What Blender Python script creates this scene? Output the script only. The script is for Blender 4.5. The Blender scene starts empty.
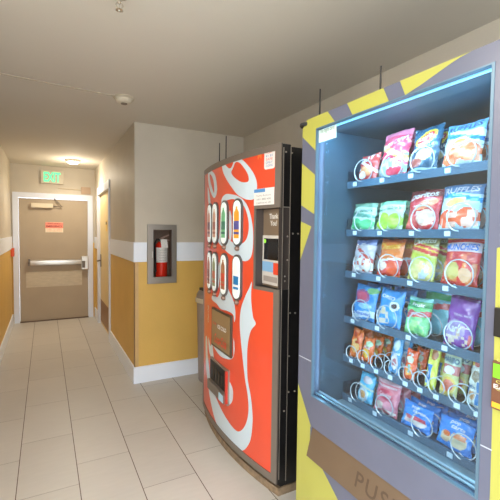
import bpy, bmesh, math, random
from mathutils import Vector, Matrix
from mathutils.geometry import tessellate_polygon
random.seed(7)
SC = bpy.context.scene
C = SC.collection
PI = math.pi

# ------------------------------------------------------------------ camera solve (world <- camera axes, eye height)
RW = Matrix(((0.88164102, 0.01109758, -0.47179015),
             (-0.4717695, 0.04602629, -0.8805198),
             (0.01194311, 0.99887858, 0.04581417)))
EYE = Vector((0, 0, 1.51))
FPX = 382.616
def ray(u, v): return RW @ Vector((u - 250, 250 - v, -FPX))
def onX(u, v, X):
    r = ray(u, v); t = X / r.x; return Vector((r.y * t, EYE.z + r.z * t))      # (y, z)
def onY(u, v, Y):
    r = ray(u, v); t = Y / r.y; return Vector((r.x * t, EYE.z + r.z * t))      # (x, z)
def onZ(u, v, Z):
    r = ray(u, v); t = (Z - EYE.z) / r.z; return Vector((r.x * t, r.y * t))
cam = bpy.data.objects.new('camera', bpy.data.cameras.new('camera'))
C.objects.link(cam)
M4 = RW.to_4x4(); M4.translation = EYE
cam.matrix_world = M4
cam.data.sensor_width = 36; cam.data.lens = FPX / 500 * 36; cam.data.clip_start = 0.02
SC.camera = cam

# ------------------------------------------------------------------ materials
def lin(c):
    r = []
    for x in c[:3]:
        x /= 255.0
        r.append(x / 12.92 if x <= 0.04045 else ((x + 0.055) / 1.055) ** 2.4)
    return (r[0], r[1], r[2], 1)
MC = {}
def mat(name, col, rough=.5, metal=0, bump=0, bscale=200, var=0, vscale=6, emit=0, ecol=None, spec=.5, coat=0, stretch=None):
    if name in MC: return MC[name]
    m = bpy.data.materials.new(name); m.use_nodes = True
    nt = m.node_tree; b = nt.nodes['Principled BSDF']
    b.inputs['Base Color'].default_value = lin(col)
    b.inputs['Roughness'].default_value = rough; b.inputs['Metallic'].default_value = metal
    b.inputs['Specular IOR Level'].default_value = spec
    if coat: b.inputs['Coat Weight'].default_value = coat; b.inputs['Coat Roughness'].default_value = .08
    if emit:
        b.inputs['Emission Color'].default_value = lin(ecol or col); b.inputs['Emission Strength'].default_value = emit
    tc = nt.nodes.new('ShaderNodeTexCoord')
    src = tc.outputs['Object']
    if stretch:
        mp = nt.nodes.new('ShaderNodeMapping'); mp.inputs['Scale'].default_value = stretch
        nt.links.new(src, mp.inputs['Vector']); src = mp.outputs['Vector']
    if var:
        n = nt.nodes.new('ShaderNodeTexNoise'); n.inputs['Scale'].default_value = vscale; n.inputs['Detail'].default_value = 6
        nt.links.new(src, n.inputs['Vector'])
        h = nt.nodes.new('ShaderNodeHueSaturation'); h.inputs['Color'].default_value = lin(col)
        mr = nt.nodes.new('ShaderNodeMapRange'); mr.inputs['From Min'].default_value = .3; mr.inputs['From Max'].default_value = .7
        mr.inputs['To Min'].default_value = 1 - var; mr.inputs['To Max'].default_value = 1 + var
        nt.links.new(n.outputs['Fac'], mr.inputs['Value']); nt.links.new(mr.outputs['Result'], h.inputs['Value'])
        nt.links.new(h.outputs['Color'], b.inputs['Base Color'])
    if bump:
        n = nt.nodes.new('ShaderNodeTexNoise'); n.inputs['Scale'].default_value = bscale; n.inputs['Detail'].default_value = 4
        nt.links.new(src, n.inputs['Vector'])
        bp = nt.nodes.new('ShaderNodeBump'); bp.inputs['Strength'].default_value = bump; bp.inputs['Distance'].default_value = .004
        nt.links.new(n.outputs['Fac'], bp.inputs['Height']); nt.links.new(bp.outputs['Normal'], b.inputs['Normal'])
    MC[name] = m; return m

def wall_mat(name, upper, lower, zs):
    m = mat(name, upper, .55, bump=.25, bscale=90)
    nt = m.node_tree; b = nt.nodes['Principled BSDF']
    g = nt.nodes.new('ShaderNodeNewGeometry'); s = nt.nodes.new('ShaderNodeSeparateXYZ')
    nt.links.new(g.outputs['Position'], s.inputs[0])
    lt = nt.nodes.new('ShaderNodeMath'); lt.operation = 'LESS_THAN'; lt.inputs[1].default_value = zs
    nt.links.new(s.outputs['Z'], lt.inputs[0])
    mx = nt.nodes.new('ShaderNodeMix'); mx.data_type = 'RGBA'
    mx.inputs[6].default_value = lin(upper); mx.inputs[7].default_value = lin(lower)
    nt.links.new(lt.outputs[0], mx.inputs[0])
    n = nt.nodes.new('ShaderNodeTexNoise'); n.inputs['Scale'].default_value = 3.5; n.inputs['Detail'].default_value = 5
    nt.links.new(g.outputs['Position'], n.inputs['Vector'])
    h = nt.nodes.new('ShaderNodeHueSaturation')
    mr = nt.nodes.new('ShaderNodeMapRange'); mr.inputs['From Min'].default_value = .3; mr.inputs['From Max'].default_value = .7
    mr.inputs['To Min'].default_value = .96; mr.inputs['To Max'].default_value = 1.04
    nt.links.new(n.outputs['Fac'], mr.inputs['Value']); nt.links.new(mr.outputs['Result'], h.inputs['Value'])
    nt.links.new(mx.outputs[2], h.inputs['Color']); nt.links.new(h.outputs['Color'], b.inputs['Base Color'])
    return m

def floor_mat():
    m = bpy.data.materials.new('porcelain_tile'); m.use_nodes = True
    nt = m.node_tree; b = nt.nodes['Principled BSDF']; N = nt.nodes; L = nt.links
    def M(op, a, c=None):
        n = N.new('ShaderNodeMath'); n.operation = op
        for i, x in enumerate((a, c)):
            if x is None: continue
            if isinstance(x, (int, float)): n.inputs[i].default_value = x
            else: L.new(x, n.inputs[i])
        return n.outputs[0]
    g = N.new('ShaderNodeNewGeometry'); s = N.new('ShaderNodeSeparateXYZ'); L.new(g.outputs['Position'], s.inputs[0])
    W, LN = .3268, .6435
    u = M('DIVIDE', M('SUBTRACT', s.outputs['X'], .164), W); st = M('FLOOR', u)
    v = M('DIVIDE', M('SUBTRACT', M('SUBTRACT', s.outputs['Y'], 2.639), M('MULTIPLY', st, LN / 3)), LN)
    fu = M('FRACT', u); fv = M('FRACT', v)
    du = M('MULTIPLY', M('MINIMUM', fu, M('SUBTRACT', 1, fu)), W)
    dv = M('MULTIPLY', M('MINIMUM', fv, M('SUBTRACT', 1, fv)), LN)
    gu = M('LESS_THAN', du, .0024); gv = M('LESS_THAN', dv, .0016)
    gr = M('MAXIMUM', gu, M('MULTIPLY', gv, .75))
    cb = N.new('ShaderNodeCombineXYZ'); L.new(st, cb.inputs[0]); L.new(M('FLOOR', v), cb.inputs[1])
    wn = N.new('ShaderNodeTexWhiteNoise'); L.new(cb.outputs[0], wn.inputs['Vector'])
    mp = N.new('ShaderNodeMapping'); mp.inputs['Scale'].default_value = (5, 26, 1); L.new(g.outputs['Position'], mp.inputs['Vector'])
    n1 = N.new('ShaderNodeTexNoise'); n1.inputs['Scale'].default_value = 1.6; n1.inputs['Detail'].default_value = 7; L.new(mp.outputs[0], n1.inputs['Vector'])
    n2 = N.new('ShaderNodeTexNoise'); n2.inputs['Scale'].default_value = 2.2; n2.inputs['Detail'].default_value = 4; L.new(g.outputs['Position'], n2.inputs['Vector'])
    val = M('ADD', M('ADD', .86, M('MULTIPLY', wn.outputs['Value'], .06)), M('ADD', M('MULTIPLY', n1.outputs['Fac'], .10), M('MULTIPLY', n2.outputs['Fac'], .12)))
    h = N.new('ShaderNodeHueSaturation'); h.inputs['Color'].default_value = lin((203, 198, 189)); L.new(val, h.inputs['Value'])
    mx = N.new('ShaderNodeMix'); mx.data_type = 'RGBA'; L.new(gr, mx.inputs[0]); L.new(h.outputs[0], mx.inputs[6]); mx.inputs[7].default_value = lin((92, 74, 58))
    L.new(mx.outputs[2], b.inputs['Base Color']); b.inputs['Roughness'].default_value = .38; b.inputs['Specular IOR Level'].default_value = .35
    bp = N.new('ShaderNodeBump'); bp.inputs['Strength'].default_value = .3; bp.inputs['Distance'].default_value = .002; bp.invert = True
    L.new(gr, bp.inputs['Height']); L.new(bp.outputs[0], b.inputs['Normal'])
    return m

def glass_mat(name, tint=(235, 245, 248), gl=1.0, rough=0.0, grime=.0):
    m = bpy.data.materials.new(name); m.use_nodes = True
    nt = m.node_tree; N = nt.nodes; L = nt.links; N.remove(N['Principled BSDF'])
    out = N['Material Output']
    t = N.new('ShaderNodeBsdfTransparent'); t.inputs[0].default_value = lin(tint)
    g = N.new('ShaderNodeBsdfGlossy'); g.inputs['Roughness'].default_value = rough; g.inputs[0].default_value = (gl, gl, gl, 1)
    ge = N.new('ShaderNodeNewGeometry'); dt = N.new('ShaderNodeVectorMath'); dt.operation = 'DOT_PRODUCT'
    L.new(ge.outputs['Normal'], dt.inputs[0]); L.new(ge.outputs['Incoming'], dt.inputs[1])
    def M(op, a, c=None):
        n = N.new('ShaderNodeMath'); n.operation = op
        for i, x in enumerate((a, c)):
            if x is None: continue
            if isinstance(x, (int, float)): n.inputs[i].default_value = x
            else: L.new(x, n.inputs[i])
        return n.outputs[0]
    fr = M('ADD', .04, M('MULTIPLY', .96, M('POWER', M('SUBTRACT', 1, M('ABSOLUTE', dt.outputs['Value'])), 5)))
    mx = N.new('ShaderNodeMixShader'); L.new(fr, mx.inputs[0]); L.new(g.outputs[0], mx.inputs[2])
    df = N.new('ShaderNodeBsdfDiffuse'); df.inputs[0].default_value = (.66, .80, .88, 1)
    nz = N.new('ShaderNodeTexNoise'); nz.inputs['Scale'].default_value = 7; nz.inputs['Detail'].default_value = 7; L.new(ge.outputs['Position'], nz.inputs['Vector'])
    gm = N.new('ShaderNodeMixShader'); L.new(M('MULTIPLY', M('POWER', nz.outputs['Fac'], 1.6), grime * 3), gm.inputs[0]); L.new(t.outputs[0], gm.inputs[1]); L.new(df.outputs[0], gm.inputs[2]); L.new(gm.outputs[0], mx.inputs[1])
    L.new(mx.outputs[0], out.inputs[0])
    return m

# ------------------------------------------------------------------ object helpers
def obj(name, bm, m, parent=None, smooth=False, loc=None):
    me = bpy.data.meshes.new(name)
    bmesh.ops.recalc_face_normals(bm, faces=bm.faces) if smooth != 'keep' else None
    bm.to_mesh(me); bm.free()
    for x in (m if isinstance(m, (list, tuple)) else [m]): me.materials.append(x)
    if smooth:
        for p in me.polygons: p.use_smooth = True
        try: me.set_sharp_from_angle(angle=math.radians(38))
        except Exception: pass
    o = bpy.data.objects.new(name, me); C.objects.link(o)
    if parent is not None:
        o.parent = parent
        if loc is None: o.matrix_parent_inverse = parent.matrix_basis.inverted()
    if loc is not None: o.location = loc
    return o
def tag(o, label, cat, group=None, kind=None):
    if label: o['label'] = label
    if cat: o['category'] = cat
    if group: o['group'] = group
    if kind: o['kind'] = kind
    return o
def thing(name, loc, label, cat, group=None, rotz=0):
    o = bpy.data.objects.new(name, None); o.empty_display_size = .05
    C.objects.link(o); o.location = loc; o.rotation_euler = (0, 0, rotz)
    return tag(o, label, cat, group)
def struct(name, bm, m, label=None, cat=None, parent=None, smooth=False):
    o = obj(name, bm, m, parent, smooth)
    if parent is None:
        o['kind'] = 'structure'
        if label: o['label'] = label
        if cat: o['category'] = cat
    return o
def bx(bm, x0, x1, y0, y1, z0, z1, bev=0, mi=0):
    vs = [bm.verts.new((x, y, z)) for x in (x0, x1) for y in (y0, y1) for z in (z0, z1)]
    fs = [bm.faces.new([vs[i] for i in q]) for q in ((0, 1, 3, 2), (4, 6, 7, 5), (0, 4, 5, 1), (2, 3, 7, 6), (0, 2, 6, 4), (1, 5, 7, 3))]
    for f in fs: f.material_index = mi
    if bev:
        es = list({e for f in fs for e in f.edges})
        bmesh.ops.bevel(bm, geom=es, offset=bev, segments=2, affect='EDGES', profile=.7)
    return bm
def box(*a, **k): return bx(bmesh.new(), *a, **k)
def tube(bm, pts, r, n=10, closed=False):
    pts = [Vector(p) for p in pts]; rings = []; prev = None
    rr = r if isinstance(r, (list, tuple)) else [r] * len(pts)
    for i, p in enumerate(pts):
        a = pts[max(i - 1, 0)]; b = pts[min(i + 1, len(pts) - 1)]
        if closed: a = pts[i - 1]; b = pts[(i + 1) % len(pts)]
        t = (b - a).normalized()
        if prev is None:
            prev = t.orthogonal().normalized()
        prev = (prev - t * prev.dot(t)).normalized(); q = t.cross(prev)
        rings.append([bm.verts.new(p + (prev * math.cos(2 * PI * k / n) + q * math.sin(2 * PI * k / n)) * rr[i]) for k in range(n)])
    m = len(rings)
    for i in range(m if closed else m - 1):
        A = rings[i]; B = rings[(i + 1) % m]
        for k in range(n): bm.faces.new((A[k], A[(k + 1) % n], B[(k + 1) % n], B[k]))
    if not closed:
        bm.faces.new(rings[0][::-1]); bm.faces.new(rings[-1])
    return bm
def lathe(bm, prof, cx, cy, n=32, axis='z', mi=0, base=0):
    """profile of (radius, height)"""
    rings = []
    for r, h in prof:
        ring = []
        for k in range(n):
            a = 2 * PI * k / n; c, s = math.cos(a) * max(r, 1e-4), math.sin(a) * max(r, 1e-4)
            p = (cx + c, cy + s, base + h) if axis == 'z' else ((base + h, cx + c, cy + s) if axis == 'x' else (cx + c, base + h, cy + s))
            ring.append(bm.verts.new(p))
        rings.append(ring)
    for A, B in zip(rings, rings[1:]):
        for k in range(n):
            f = bm.faces.new((A[k], A[(k + 1) % n], B[(k + 1) % n], B[k])); f.material_index = mi
    bm.faces.new(rings[0][::-1]).material_index = mi; bm.faces.new(rings[-1]).material_index = mi
    return bm
def fill2d(loops):
    """2D polygon with holes -> (verts, tris)"""
    vl = [[Vector((p[0], p[1], 0)) for p in l] for l in loops]
    flat = [v for l in vl for v in l]
    return flat, tessellate_polygon(vl)
def plate(loops, fn, t):
    """extruded plate: fn(a, b, d) -> xyz, d in {0, t}"""
    bm = bmesh.new(); flat, tris = fill2d(loops)
    A = [bm.verts.new(fn(p.x, p.y, 0)) for p in flat]; B = [bm.verts.new(fn(p.x, p.y, t)) for p in flat]
    for a, b, c in tris:
        try: bm.faces.new((A[a], A[b], A[c])); bm.faces.new((B[c], B[b], B[a]))
        except ValueError: pass
    o = 0
    for l in loops:
        n = len(l)
        for i in range(n):
            j = (i + 1) % n
            bm.faces.new((A[o + i], A[o + j], B[o + j], B[o + i]))
        o += n
    return bm
def smoothloop(pts, k=5):
    P = [Vector((p[0], p[1])) for p in pts]; out = []; n = len(P)
    for i in range(n):
        a, b, c, d = P[i - 1], P[i], P[(i + 1) % n], P[(i + 2) % n]
        for s in range(k):
            t = s / k
            out.append(.5 * ((2 * b) + (c - a) * t + (2 * a - 5 * b + 4 * c - d) * t * t + (3 * b - a - 3 * c + d) * t ** 3))
    return out
def sheet(bm, loops, fn, cuts=(), mi=0):
    """thin printed film following a surface; cuts = (axis, start, stop, step)"""
    b2 = bmesh.new(); flat, tris = fill2d(loops)
    V = [b2.verts.new((p.x, p.y, 0)) for p in flat]
    for t in tris:
        try: b2.faces.new([V[i] for i in t])
        except ValueError: pass
    for ax, s, e, st in cuts:
        x = s
        while x < e:
            co = (x, 0, 0) if ax == 0 else (0, x, 0); no = (1, 0, 0) if ax == 0 else (0, 1, 0)
            bmesh.ops.bisect_plane(b2, geom=b2.verts[:] + b2.edges[:] + b2.faces[:], plane_co=co, plane_no=no)
            x += st
    mp = {v: bm.verts.new(fn(v.co.x, v.co.y)) for v in b2.verts}
    for f in b2.faces:
        g = bm.faces.new([mp[v] for v in f.verts]); g.material_index = mi
    b2.free(); return bm
def text2d(s, size=1, shear=0, bold=.0, spacing=1):
    cu = bpy.data.curves.new('t', 'FONT'); cu.body = s; cu.size = size; cu.shear = shear; cu.offset = bold * size
    cu.align_x = 'CENTER'; cu.align_y = 'CENTER'; cu.resolution_u = 3; cu.space_character = spacing
    o = bpy.data.objects.new('t', cu); C.objects.link(o)
    dg = bpy.context.evaluated_depsgraph_get()
    me = bpy.data.meshes.new_from_object(o.evaluated_get(dg))
    vs = [(v.co.x, v.co.y) for v in me.vertices]; fs = [tuple(p.vertices) for p in me.polygons]
    bpy.data.objects.remove(o); bpy.data.curves.remove(cu); bpy.data.meshes.remove(me)
    if vs:
        x0 = min(v[0] for v in vs); x1 = max(v[0] for v in vs); y0 = min(v[1] for v in vs); y1 = max(v[1] for v in vs)
        vs = [((x - (x0 + x1) / 2), (y - (y0 + y1) / 2)) for x, y in vs]
        return vs, fs, x1 - x0, y1 - y0
    return vs, fs, 1, 1
def put_text(bm, s, w, h, fn, shear=0, bold=.0, mi=0, rot=0, spacing=1):
    """text scaled to w x h, fn(dx, dy) -> xyz"""
    vs, fs, tw, th = text2d(s, 1, shear, bold, spacing)
    c, sn = math.cos(rot), math.sin(rot); V = []
    for x, y in vs:
        x, y = x / tw * w, y / th * h
        V.append(bm.verts.new(fn(x * c - y * sn, x * sn + y * c)))
    for f in fs:
        try: bm.faces.new([V[i] for i in f]).material_index = mi
        except ValueError: pass
    return bm

# ------------------------------------------------------------------ room
XL, XR, XM = -.475, .77, 1.95          # corridor left wall, corridor right wall, wall behind the machines
YB, YE, ZC = 3.82, 7.17, 2.56
YO = -.5
M_wall = wall_mat('painted_wall', (202, 192, 174), (220, 178, 92), 1.3)
M_ceil = mat('ceiling_paint', (216, 209, 196), .8, bump=.12, bscale=120)
M_trim = mat('white_trim', (240, 246, 255), .45)
M_floor = floor_mat()
struct('floor', box(-6, 6, -8, YE + .3, -.1, 0), M_floor, 'beige rectangular porcelain floor tiles in thirds offset', 'floor')
struct('ceiling', box(XL - .15, XM + .15, -.5, YE + .3, ZC, ZC + .1), M_ceil, 'flat beige painted ceiling', 'ceiling')
struct('wall_left', box(XL - .15, XL, 1.0, YE + .15, 0, ZC), M_wall, 'left corridor wall, beige over yellow', 'wall')
struct('wall_right', box(XM, XM + .15, YO, YB, 0, ZC), M_wall, 'wall behind the two vending machines', 'wall')
# wall facing the camera, with the niche of the extinguisher cabinet
ex0, ex1, ez0, ez1 = .915, 1.168, 1.02, 1.552
bm = bmesh.new()
for a in ((XR, ex0, 0, ZC), (ex1, XM, 0, ZC), (ex0, ex1, 0, ez0), (ex0, ex1, ez1, ZC)): bx(bm, a[0], a[1], YB, YB + .2, a[2], a[3])
struct('wall_back', bm, M_wall, 'wall facing the viewer with the extinguisher cabinet', 'wall')
# corridor right wall with door opening
dyn = onX(110.7, 300, XR).x; dyf = onX(98.8, 300, XR).x     # outer casing edges near / far
oy0, oy1, oz = dyn + .055, dyf - .055, 2.11
bm = bmesh.new()
bx(bm, XR, XR + .2, YB + .2, oy0, 0, ZC); bx(bm, XR, XR + .2, oy1, YE, 0, ZC); bx(bm, XR, XR + .2, oy0, oy1, oz, ZC)
struct('wall_corridor', bm, M_wall, 'right corridor wall with the side door', 'wall')
# end wall with exit door opening
fx0, fx1, fz = -.385, .668, 2.04
bm = bmesh.new()
bx(bm, XL, fx0, YE, YE + .15, 0, ZC); bx(bm, fx1, XR + .2, YE, YE + .15, 0, ZC); bx(bm, fx0, fx1, YE, YE + .15, fz, ZC)
struct('wall_end', bm, M_wall, 'end wall of the corridor around the exit door', 'wall')

# chair rail band and baseboards
def band(name, a0, a1, axis, pos, z0, z1, t, label, out):
    bm = bmesh.new()
    if axis == 'y': bx(bm, min(pos, pos + out * t), max(pos, pos + out * t), a0, a1, z0, z1, bev=.002)
    else: bx(bm, a0, a1, min(pos, pos + out * t), max(pos, pos + out * t), z0, z1, bev=.002)
    struct(name, bm, M_trim, label, 'trim')
zb0, zb1 = 1.207, 1.40
band('trim_1', 1.0, YE, 'y', XL, zb0, zb1, .012, 'white chair rail board on the left corridor wall', 1)
band('trim_2', YB, dyn, 'y', XR, zb0, zb1, .012, 'white chair rail board on the right corridor wall before the side door', -1)
band('trim_3', dyf, YE, 'y', XR, zb0, zb1, .012, 'white chair rail board between side door and exit door', -1)
band('trim_4', XR - .012, .885, 'x', YB, zb0, zb1, .012, 'white chair rail board left of the extinguisher cabinet', -1)
band('trim_5', 1.184, XM, 'x', YB, zb0, zb1, .012, 'white chair rail board right of the extinguisher cabinet', -1)
band('trim_6', YO, YB - .012, 'y', XM, zb0, zb1, .012, 'white chair rail board behind the vending machines', -1)
band('baseboard_left', 1.0, YE, 'y', XL, 0, .15, .016, 'white baseboard along the left wall', 1)
band('baseboard_corridor', YB - .016, dyn, 'y', XR, 0, .165, .016, 'white baseboard before the side door', -1)
band('baseboard_end', dyf, YE, 'y', XR, 0, .165, .016, 'white baseboard past the side door', -1)
band('baseboard_back', XR, XM, 'x', YB, 0, .165, .016, 'white baseboard under the extinguisher cabinet', -1)
band('baseboard_right', YO, YB - .016, 'y', XM, 0, .165, .016, 'white baseboard behind the machines', -1)
# vinyl corner guard on the yellow part of the corner
bm = bmesh.new()
bx(bm, XR - .004, XR + .035, YB - .004, YB, .165, zb0); bx(bm, XR - .004, XR, YB - .004, YB + .035, .165, zb0)
struct('trim_7', bm, mat('corner_guard_vinyl', (206, 168, 112), .35, var=.06, vscale=9), 'tan corner guard on the wall corner', 'trim')

# ------------------------------------------------------------------ exit door at the end
M_frame = mat('door_frame_paint', (226, 230, 240), .4)
M_leaf = mat('door_paint_taupe', (172, 154, 128), .45, var=.03, vscale=4)
M_steel = mat('brushed_steel', (205, 198, 186), .3, .9, stretch=(1, 60, 60), var=.05, vscale=3)
door = bpy.data.objects.new('door_1', None); C.objects.link(door); door.location = (.14, YE, 0); door['kind'] = 'structure'
door['label'] = 'taupe exit door with push bar at the end of the corridor'; door['category'] = 'door'
bpy.context.view_layer.update()
FO0, FO1, FZ = -.452, .732, 2.112
obj('door_frame', plate([[(FO0, 0), (FO0, FZ), (FO1, FZ), (FO1, 0), (fx1 - .012, 0), (fx1 - .012, 2.03), (fx0 + .012, 2.03), (fx0 + .012, 0)]],
    lambda a, b, d: (a, YE - .022 + d, b), .12), M_frame, door)
obj('door_leaf', box(fx0 + .016, fx1 - .016, YE + .012, YE + .058, .012, 2.022, bev=.002), M_leaf, door)
obj('threshold', box(fx0 + .012, fx1 - .012, YE - .02, YE + .1, 0, .01), mat('threshold_bronze', (96, 70, 48), .5, .4), door)
YD = YE + .012
a = onY(31, 203, YD); b = onY(53, 208.5, YD)
cl = obj('door_closer', box(a.x, b.x, YD - .06, YD, b.y + .005, a.y, bev=.006), mat('closer_beige', (214, 200, 172), .4), door)
bm = bmesh.new(); tube(bm, [(b.x, YD - .035, (a.y + b.y) / 2), (b.x + .14, YD - .05, (a.y + b.y) / 2 - .012), (b.x + .02, YD - .03, 2.03)], .008)
obj('closer_arm', bm, mat('dark_steel', (110, 98, 84), .4, .8), cl)
# push bar
a = onY(32, 260, YD); b = onY(88, 265.5, YD)
zc = .5 * (a.y + b.y) + .012
bar = obj('push_bar', box(-.235, .545, YD - .07, YD - .02, zc - .04, zc + .04, bev=.012), M_steel, door, True)
bm = bmesh.new(); bx(bm, .545, .652, YD - .075, YD, zc - .13, zc + .10, bev=.008)
obj('latch_box', bm, M_steel, door)
bm = bmesh.new(); bx(bm, -.245, -.215, YD - .075, YD, zc - .045, zc + .065, bev=.006); bx(bm, .555, .60, YD - .095, YD - .07, zc - .1, zc + .02, bev=.006)
obj('bar_end_cap', bm, mat('dark_steel', (110, 98, 84), .4, .8), bar)
a = onY(26, 272, YD); b = onY(82, 285.5, YD)
obj('pale_patch', box(a.x, b.x, YD - .003, YD, b.y + .01, a.y), mat('patch_paint', (196, 182, 156), .45, var=.08, vscale=12, stretch=(1, 1, 4)), door)
# red and white warning sticker on the door
a = onY(45.3, 222, YD); b = onY(63.2, 232.5, YD)
wz = (a.y + b.y) / 2
wr, ww, wk = mat('sticker_salmon', (236, 140, 118), .5), mat('sticker_cream', (238, 220, 190), .5), mat('sticker_red_ink', (150, 40, 36), .5)
bm = box(a.x, b.x, YD - .002, YD, b.y, a.y, mi=1)
bx(bm, a.x, b.x, YD - .003, YD - .002, wz - .015, a.y - .004, mi=0)
put_text(bm, 'EMERGENCY', (b.x - a.x) * .9, .03, lambda x, y: ((a.x + b.x) / 2 + x, YD - .004, wz + .016 + y), bold=.02, mi=2)
put_text(bm, 'EXIT ONLY', (b.x - a.x) * .7, .02, lambda x, y: ((a.x + b.x) / 2 + x, YD - .004, a.y - .022 + y), mi=2)
put_text(bm, 'PUSH TO OPEN', (b.x - a.x) * .85, .018, lambda x, y: ((a.x + b.x) / 2 + x, YD - .004, wz - .032 + y), mi=0)
put_text(bm, 'ALARM WILL SOUND', (b.x - a.x) * .85, .016, lambda x, y: ((a.x + b.x) / 2 + x, YD - .004, wz - .060 + y), mi=0)
obj('warning_sticker', bm, [wr, ww, wk], door)

# junction plate above the door, exit sign
a = onY(81, 187, YE); b = onY(90.5, 194.5, YE)
t = thing('junction_box', ((a.x + b.x) / 2, YE, b.y), 'small beige cover plate above the right corner of the exit door', 'cover plate')
obj('cover', box(a.x, b.x, YE - .02, YE, b.y, a.y, bev=.004), mat('plate_tan', (186, 158, 130), .5), t)
bm = bmesh.new(); zz = (a.y + b.y) / 2 + .015; tube(bm, [(onY(58, 187, YE).x, YE - .008, zz), (a.x + .01, YE - .008, zz - .01)], .006, 8)
obj('conduit', bm, mat('conduit_paint', (206, 190, 160), .5), t)
a = onY(40.5, 169.6, YE - .05); b = onY(63.5, 185, YE - .05)
cx = (a.x + b.x) / 2; W = b.x - a.x; H = .215; zt = min(a.y, ZC - .01); zc = zt - H / 2
es = thing('exit_sign', (cx, YE - .03, zc - H / 2), 'green lettered EXIT sign on the wall above the corridor end door', 'exit sign')
obj('housing', box(cx - W / 2, cx + W / 2, YE - .045, YE, zc - H / 2, zc + H / 2, bev=.006), mat('sign_housing', (206, 196, 174), .4), es)
bm = bmesh.new(); put_text(bm, 'EXIT', W * .74, H * .74, lambda x, y: (cx + x, YE - .0475, zc + y), bold=.035, mi=0)
obj('lettering', bm, mat('exit_green', (60, 205, 130), .5, emit=.9, ecol=(110, 230, 165)), es)
# fire alarm pull on left wall near the door
a = onX(11, 254, XL); b = onX(13.3, 264, XL)
t = thing('fire_alarm_pull', (XL, (a.x + b.x) / 2, b.y), 'small red orange alarm pull box on the left wall beside the door frame', 'fire alarm')
obj('body', box(XL, XL + .045, 6.98, 7.09, 1.09, 1.22, bev=.006), mat('alarm_red', (222, 84, 36), .4), t)
obj('handle', box(XL + .045, XL + .058, 7.0, 7.07, 1.13, 1.155, bev=.004), mat('alarm_white', (230, 215, 200), .4), t)

# ------------------------------------------------------------------ side door in the corridor right wall
d2 = bpy.data.objects.new('door_2', None); C.objects.link(d2); d2.location = (XR, (oy0 + oy1) / 2, 0); d2['kind'] = 'structure'
d2['label'] = 'cream side door in the right corridor wall'; d2['category'] = 'door'
bpy.context.view_layer.update()
zt = 2.19
oz = 2.10
obj('door_frame', plate([[(dyn, 0), (dyn, zt), (dyf, zt), (dyf, 0), (oy1 - .01, 0), (oy1 - .01, oz - .02), (oy0 + .01, oz - .02), (oy0 + .01, 0)]],
    lambda a, b, d: (XR - .02 + d, a, b), .16), M_frame, d2)
M_cream = mat('door_cream', (226, 200, 140), .4, var=.03)
leaf2 = obj('door_leaf', box(XR + .022, XR + .066, oy0 + .012, oy1 - .012, .012, oz - .022), M_cream, d2)
obj('kick_plate', box(XR + .019, XR + .022, oy0 + .03, oy1 - .03, .05, .40), mat('kick_brown', (150, 112, 70), .45, .2), d2)
bm = bmesh.new(); yh = oy1 - .09
bx(bm, XR + .012, XR + .022, yh - .03, yh + .03, .93, 1.13, bev=.004)
tube(bm, [(XR + .02, yh, 1.03), (XR - .035, yh, 1.03), (XR - .04, yh - .02, 1.03), (XR - .04, yh - .13, 1.03)], .011, 10)
obj('lever_handle', bm, mat('dark_steel', (110, 98, 84), .4, .8), d2, True)
bm = box(XR + .018, XR + .022, 5.85, 5.98, 1.50, 1.66, mi=0)
bx(bm, XR + .0165, XR + .018, 5.87, 5.96, 1.60, 1.64, mi=1)
obj('door_sign', bm, [mat('sign_yellow', (236, 196, 92), .5), mat('ink_brown', (80, 56, 30), .5)], d2)
for z in (.3, 1.05, 1.85):
    bm = bmesh.new(); tube(bm, [(XR + .012, oy0 + .016, z - .05), (XR + .012, oy0 + .014, z + .05)], .009, 10)
    obj('hinge', bm, mat('dark_steel', (110, 98, 84), .4, .8), d2)

# ------------------------------------------------------------------ ceiling fittings
p = onZ(73, 160, ZC)
cl = thing('ceiling_light', (p.x, p.y, ZC), 'small round lit ceiling lamp near the exit door', 'ceiling light')
obj('housing', lathe(bmesh.new(), [(.10, 0), (.105, -.012), (.095, -.03), (.078, -.034)], p.x, p.y, base=ZC), mat('lamp_housing', (214, 206, 190), .4), cl, True)
obj('lens', lathe(bmesh.new(), [(.078, -.032), (.074, -.045), (.05, -.054), (.001, -.057)], p.x, p.y, base=ZC), mat('lamp_lens', (255, 244, 220), .3, emit=14, ecol=(255, 236, 200)), cl, True)
L1 = bpy.data.lights.new('lamp', 'SPOT'); L1.energy = 36; L1.spot_size = math.radians(166); L1.spot_blend = .7; L1.color = (1, .92, .80); L1.shadow_soft_size = .08; 
lo = bpy.data.objects.new('lamp_glow', L1); C.objects.link(lo); lo.location = (p.x, p.y, ZC - .08); lo.parent = cl; lo.matrix_parent_inverse = Matrix.Translation((-p.x, -p.y, -ZC))

# added fill lamp, unseen overhead, to brighten corridor and walls; shaped like the exit lamp
p2 = Vector((-.25, 1.15))
c2 = thing('ceiling_light', (p2.x, p2.y, ZC), 'added unseen fill lamp on the ceiling overhead, before the machines', 'ceiling light')
bpy.context.view_layer.update()
obj('housing', lathe(bmesh.new(), [(.10, 0), (.105, -.012), (.095, -.03), (.078, -.034)], p2.x, p2.y, base=ZC), MC['lamp_housing'], c2, True)
obj('lens', lathe(bmesh.new(), [(.078, -.032), (.074, -.045), (.05, -.054), (.001, -.057)], p2.x, p2.y, base=ZC), MC['lamp_lens'], c2, True)
L2 = bpy.data.lights.new('lamp', 'SPOT'); L2.energy = 60; L2.color = (1, .93, .82); L2.shadow_soft_size = .1; L2.spot_size = math.radians(172); L2.spot_blend = .4
lo = bpy.data.objects.new('lamp_glow', L2); C.objects.link(lo); lo.location = (0, 0, -.08); lo.parent = c2
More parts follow.
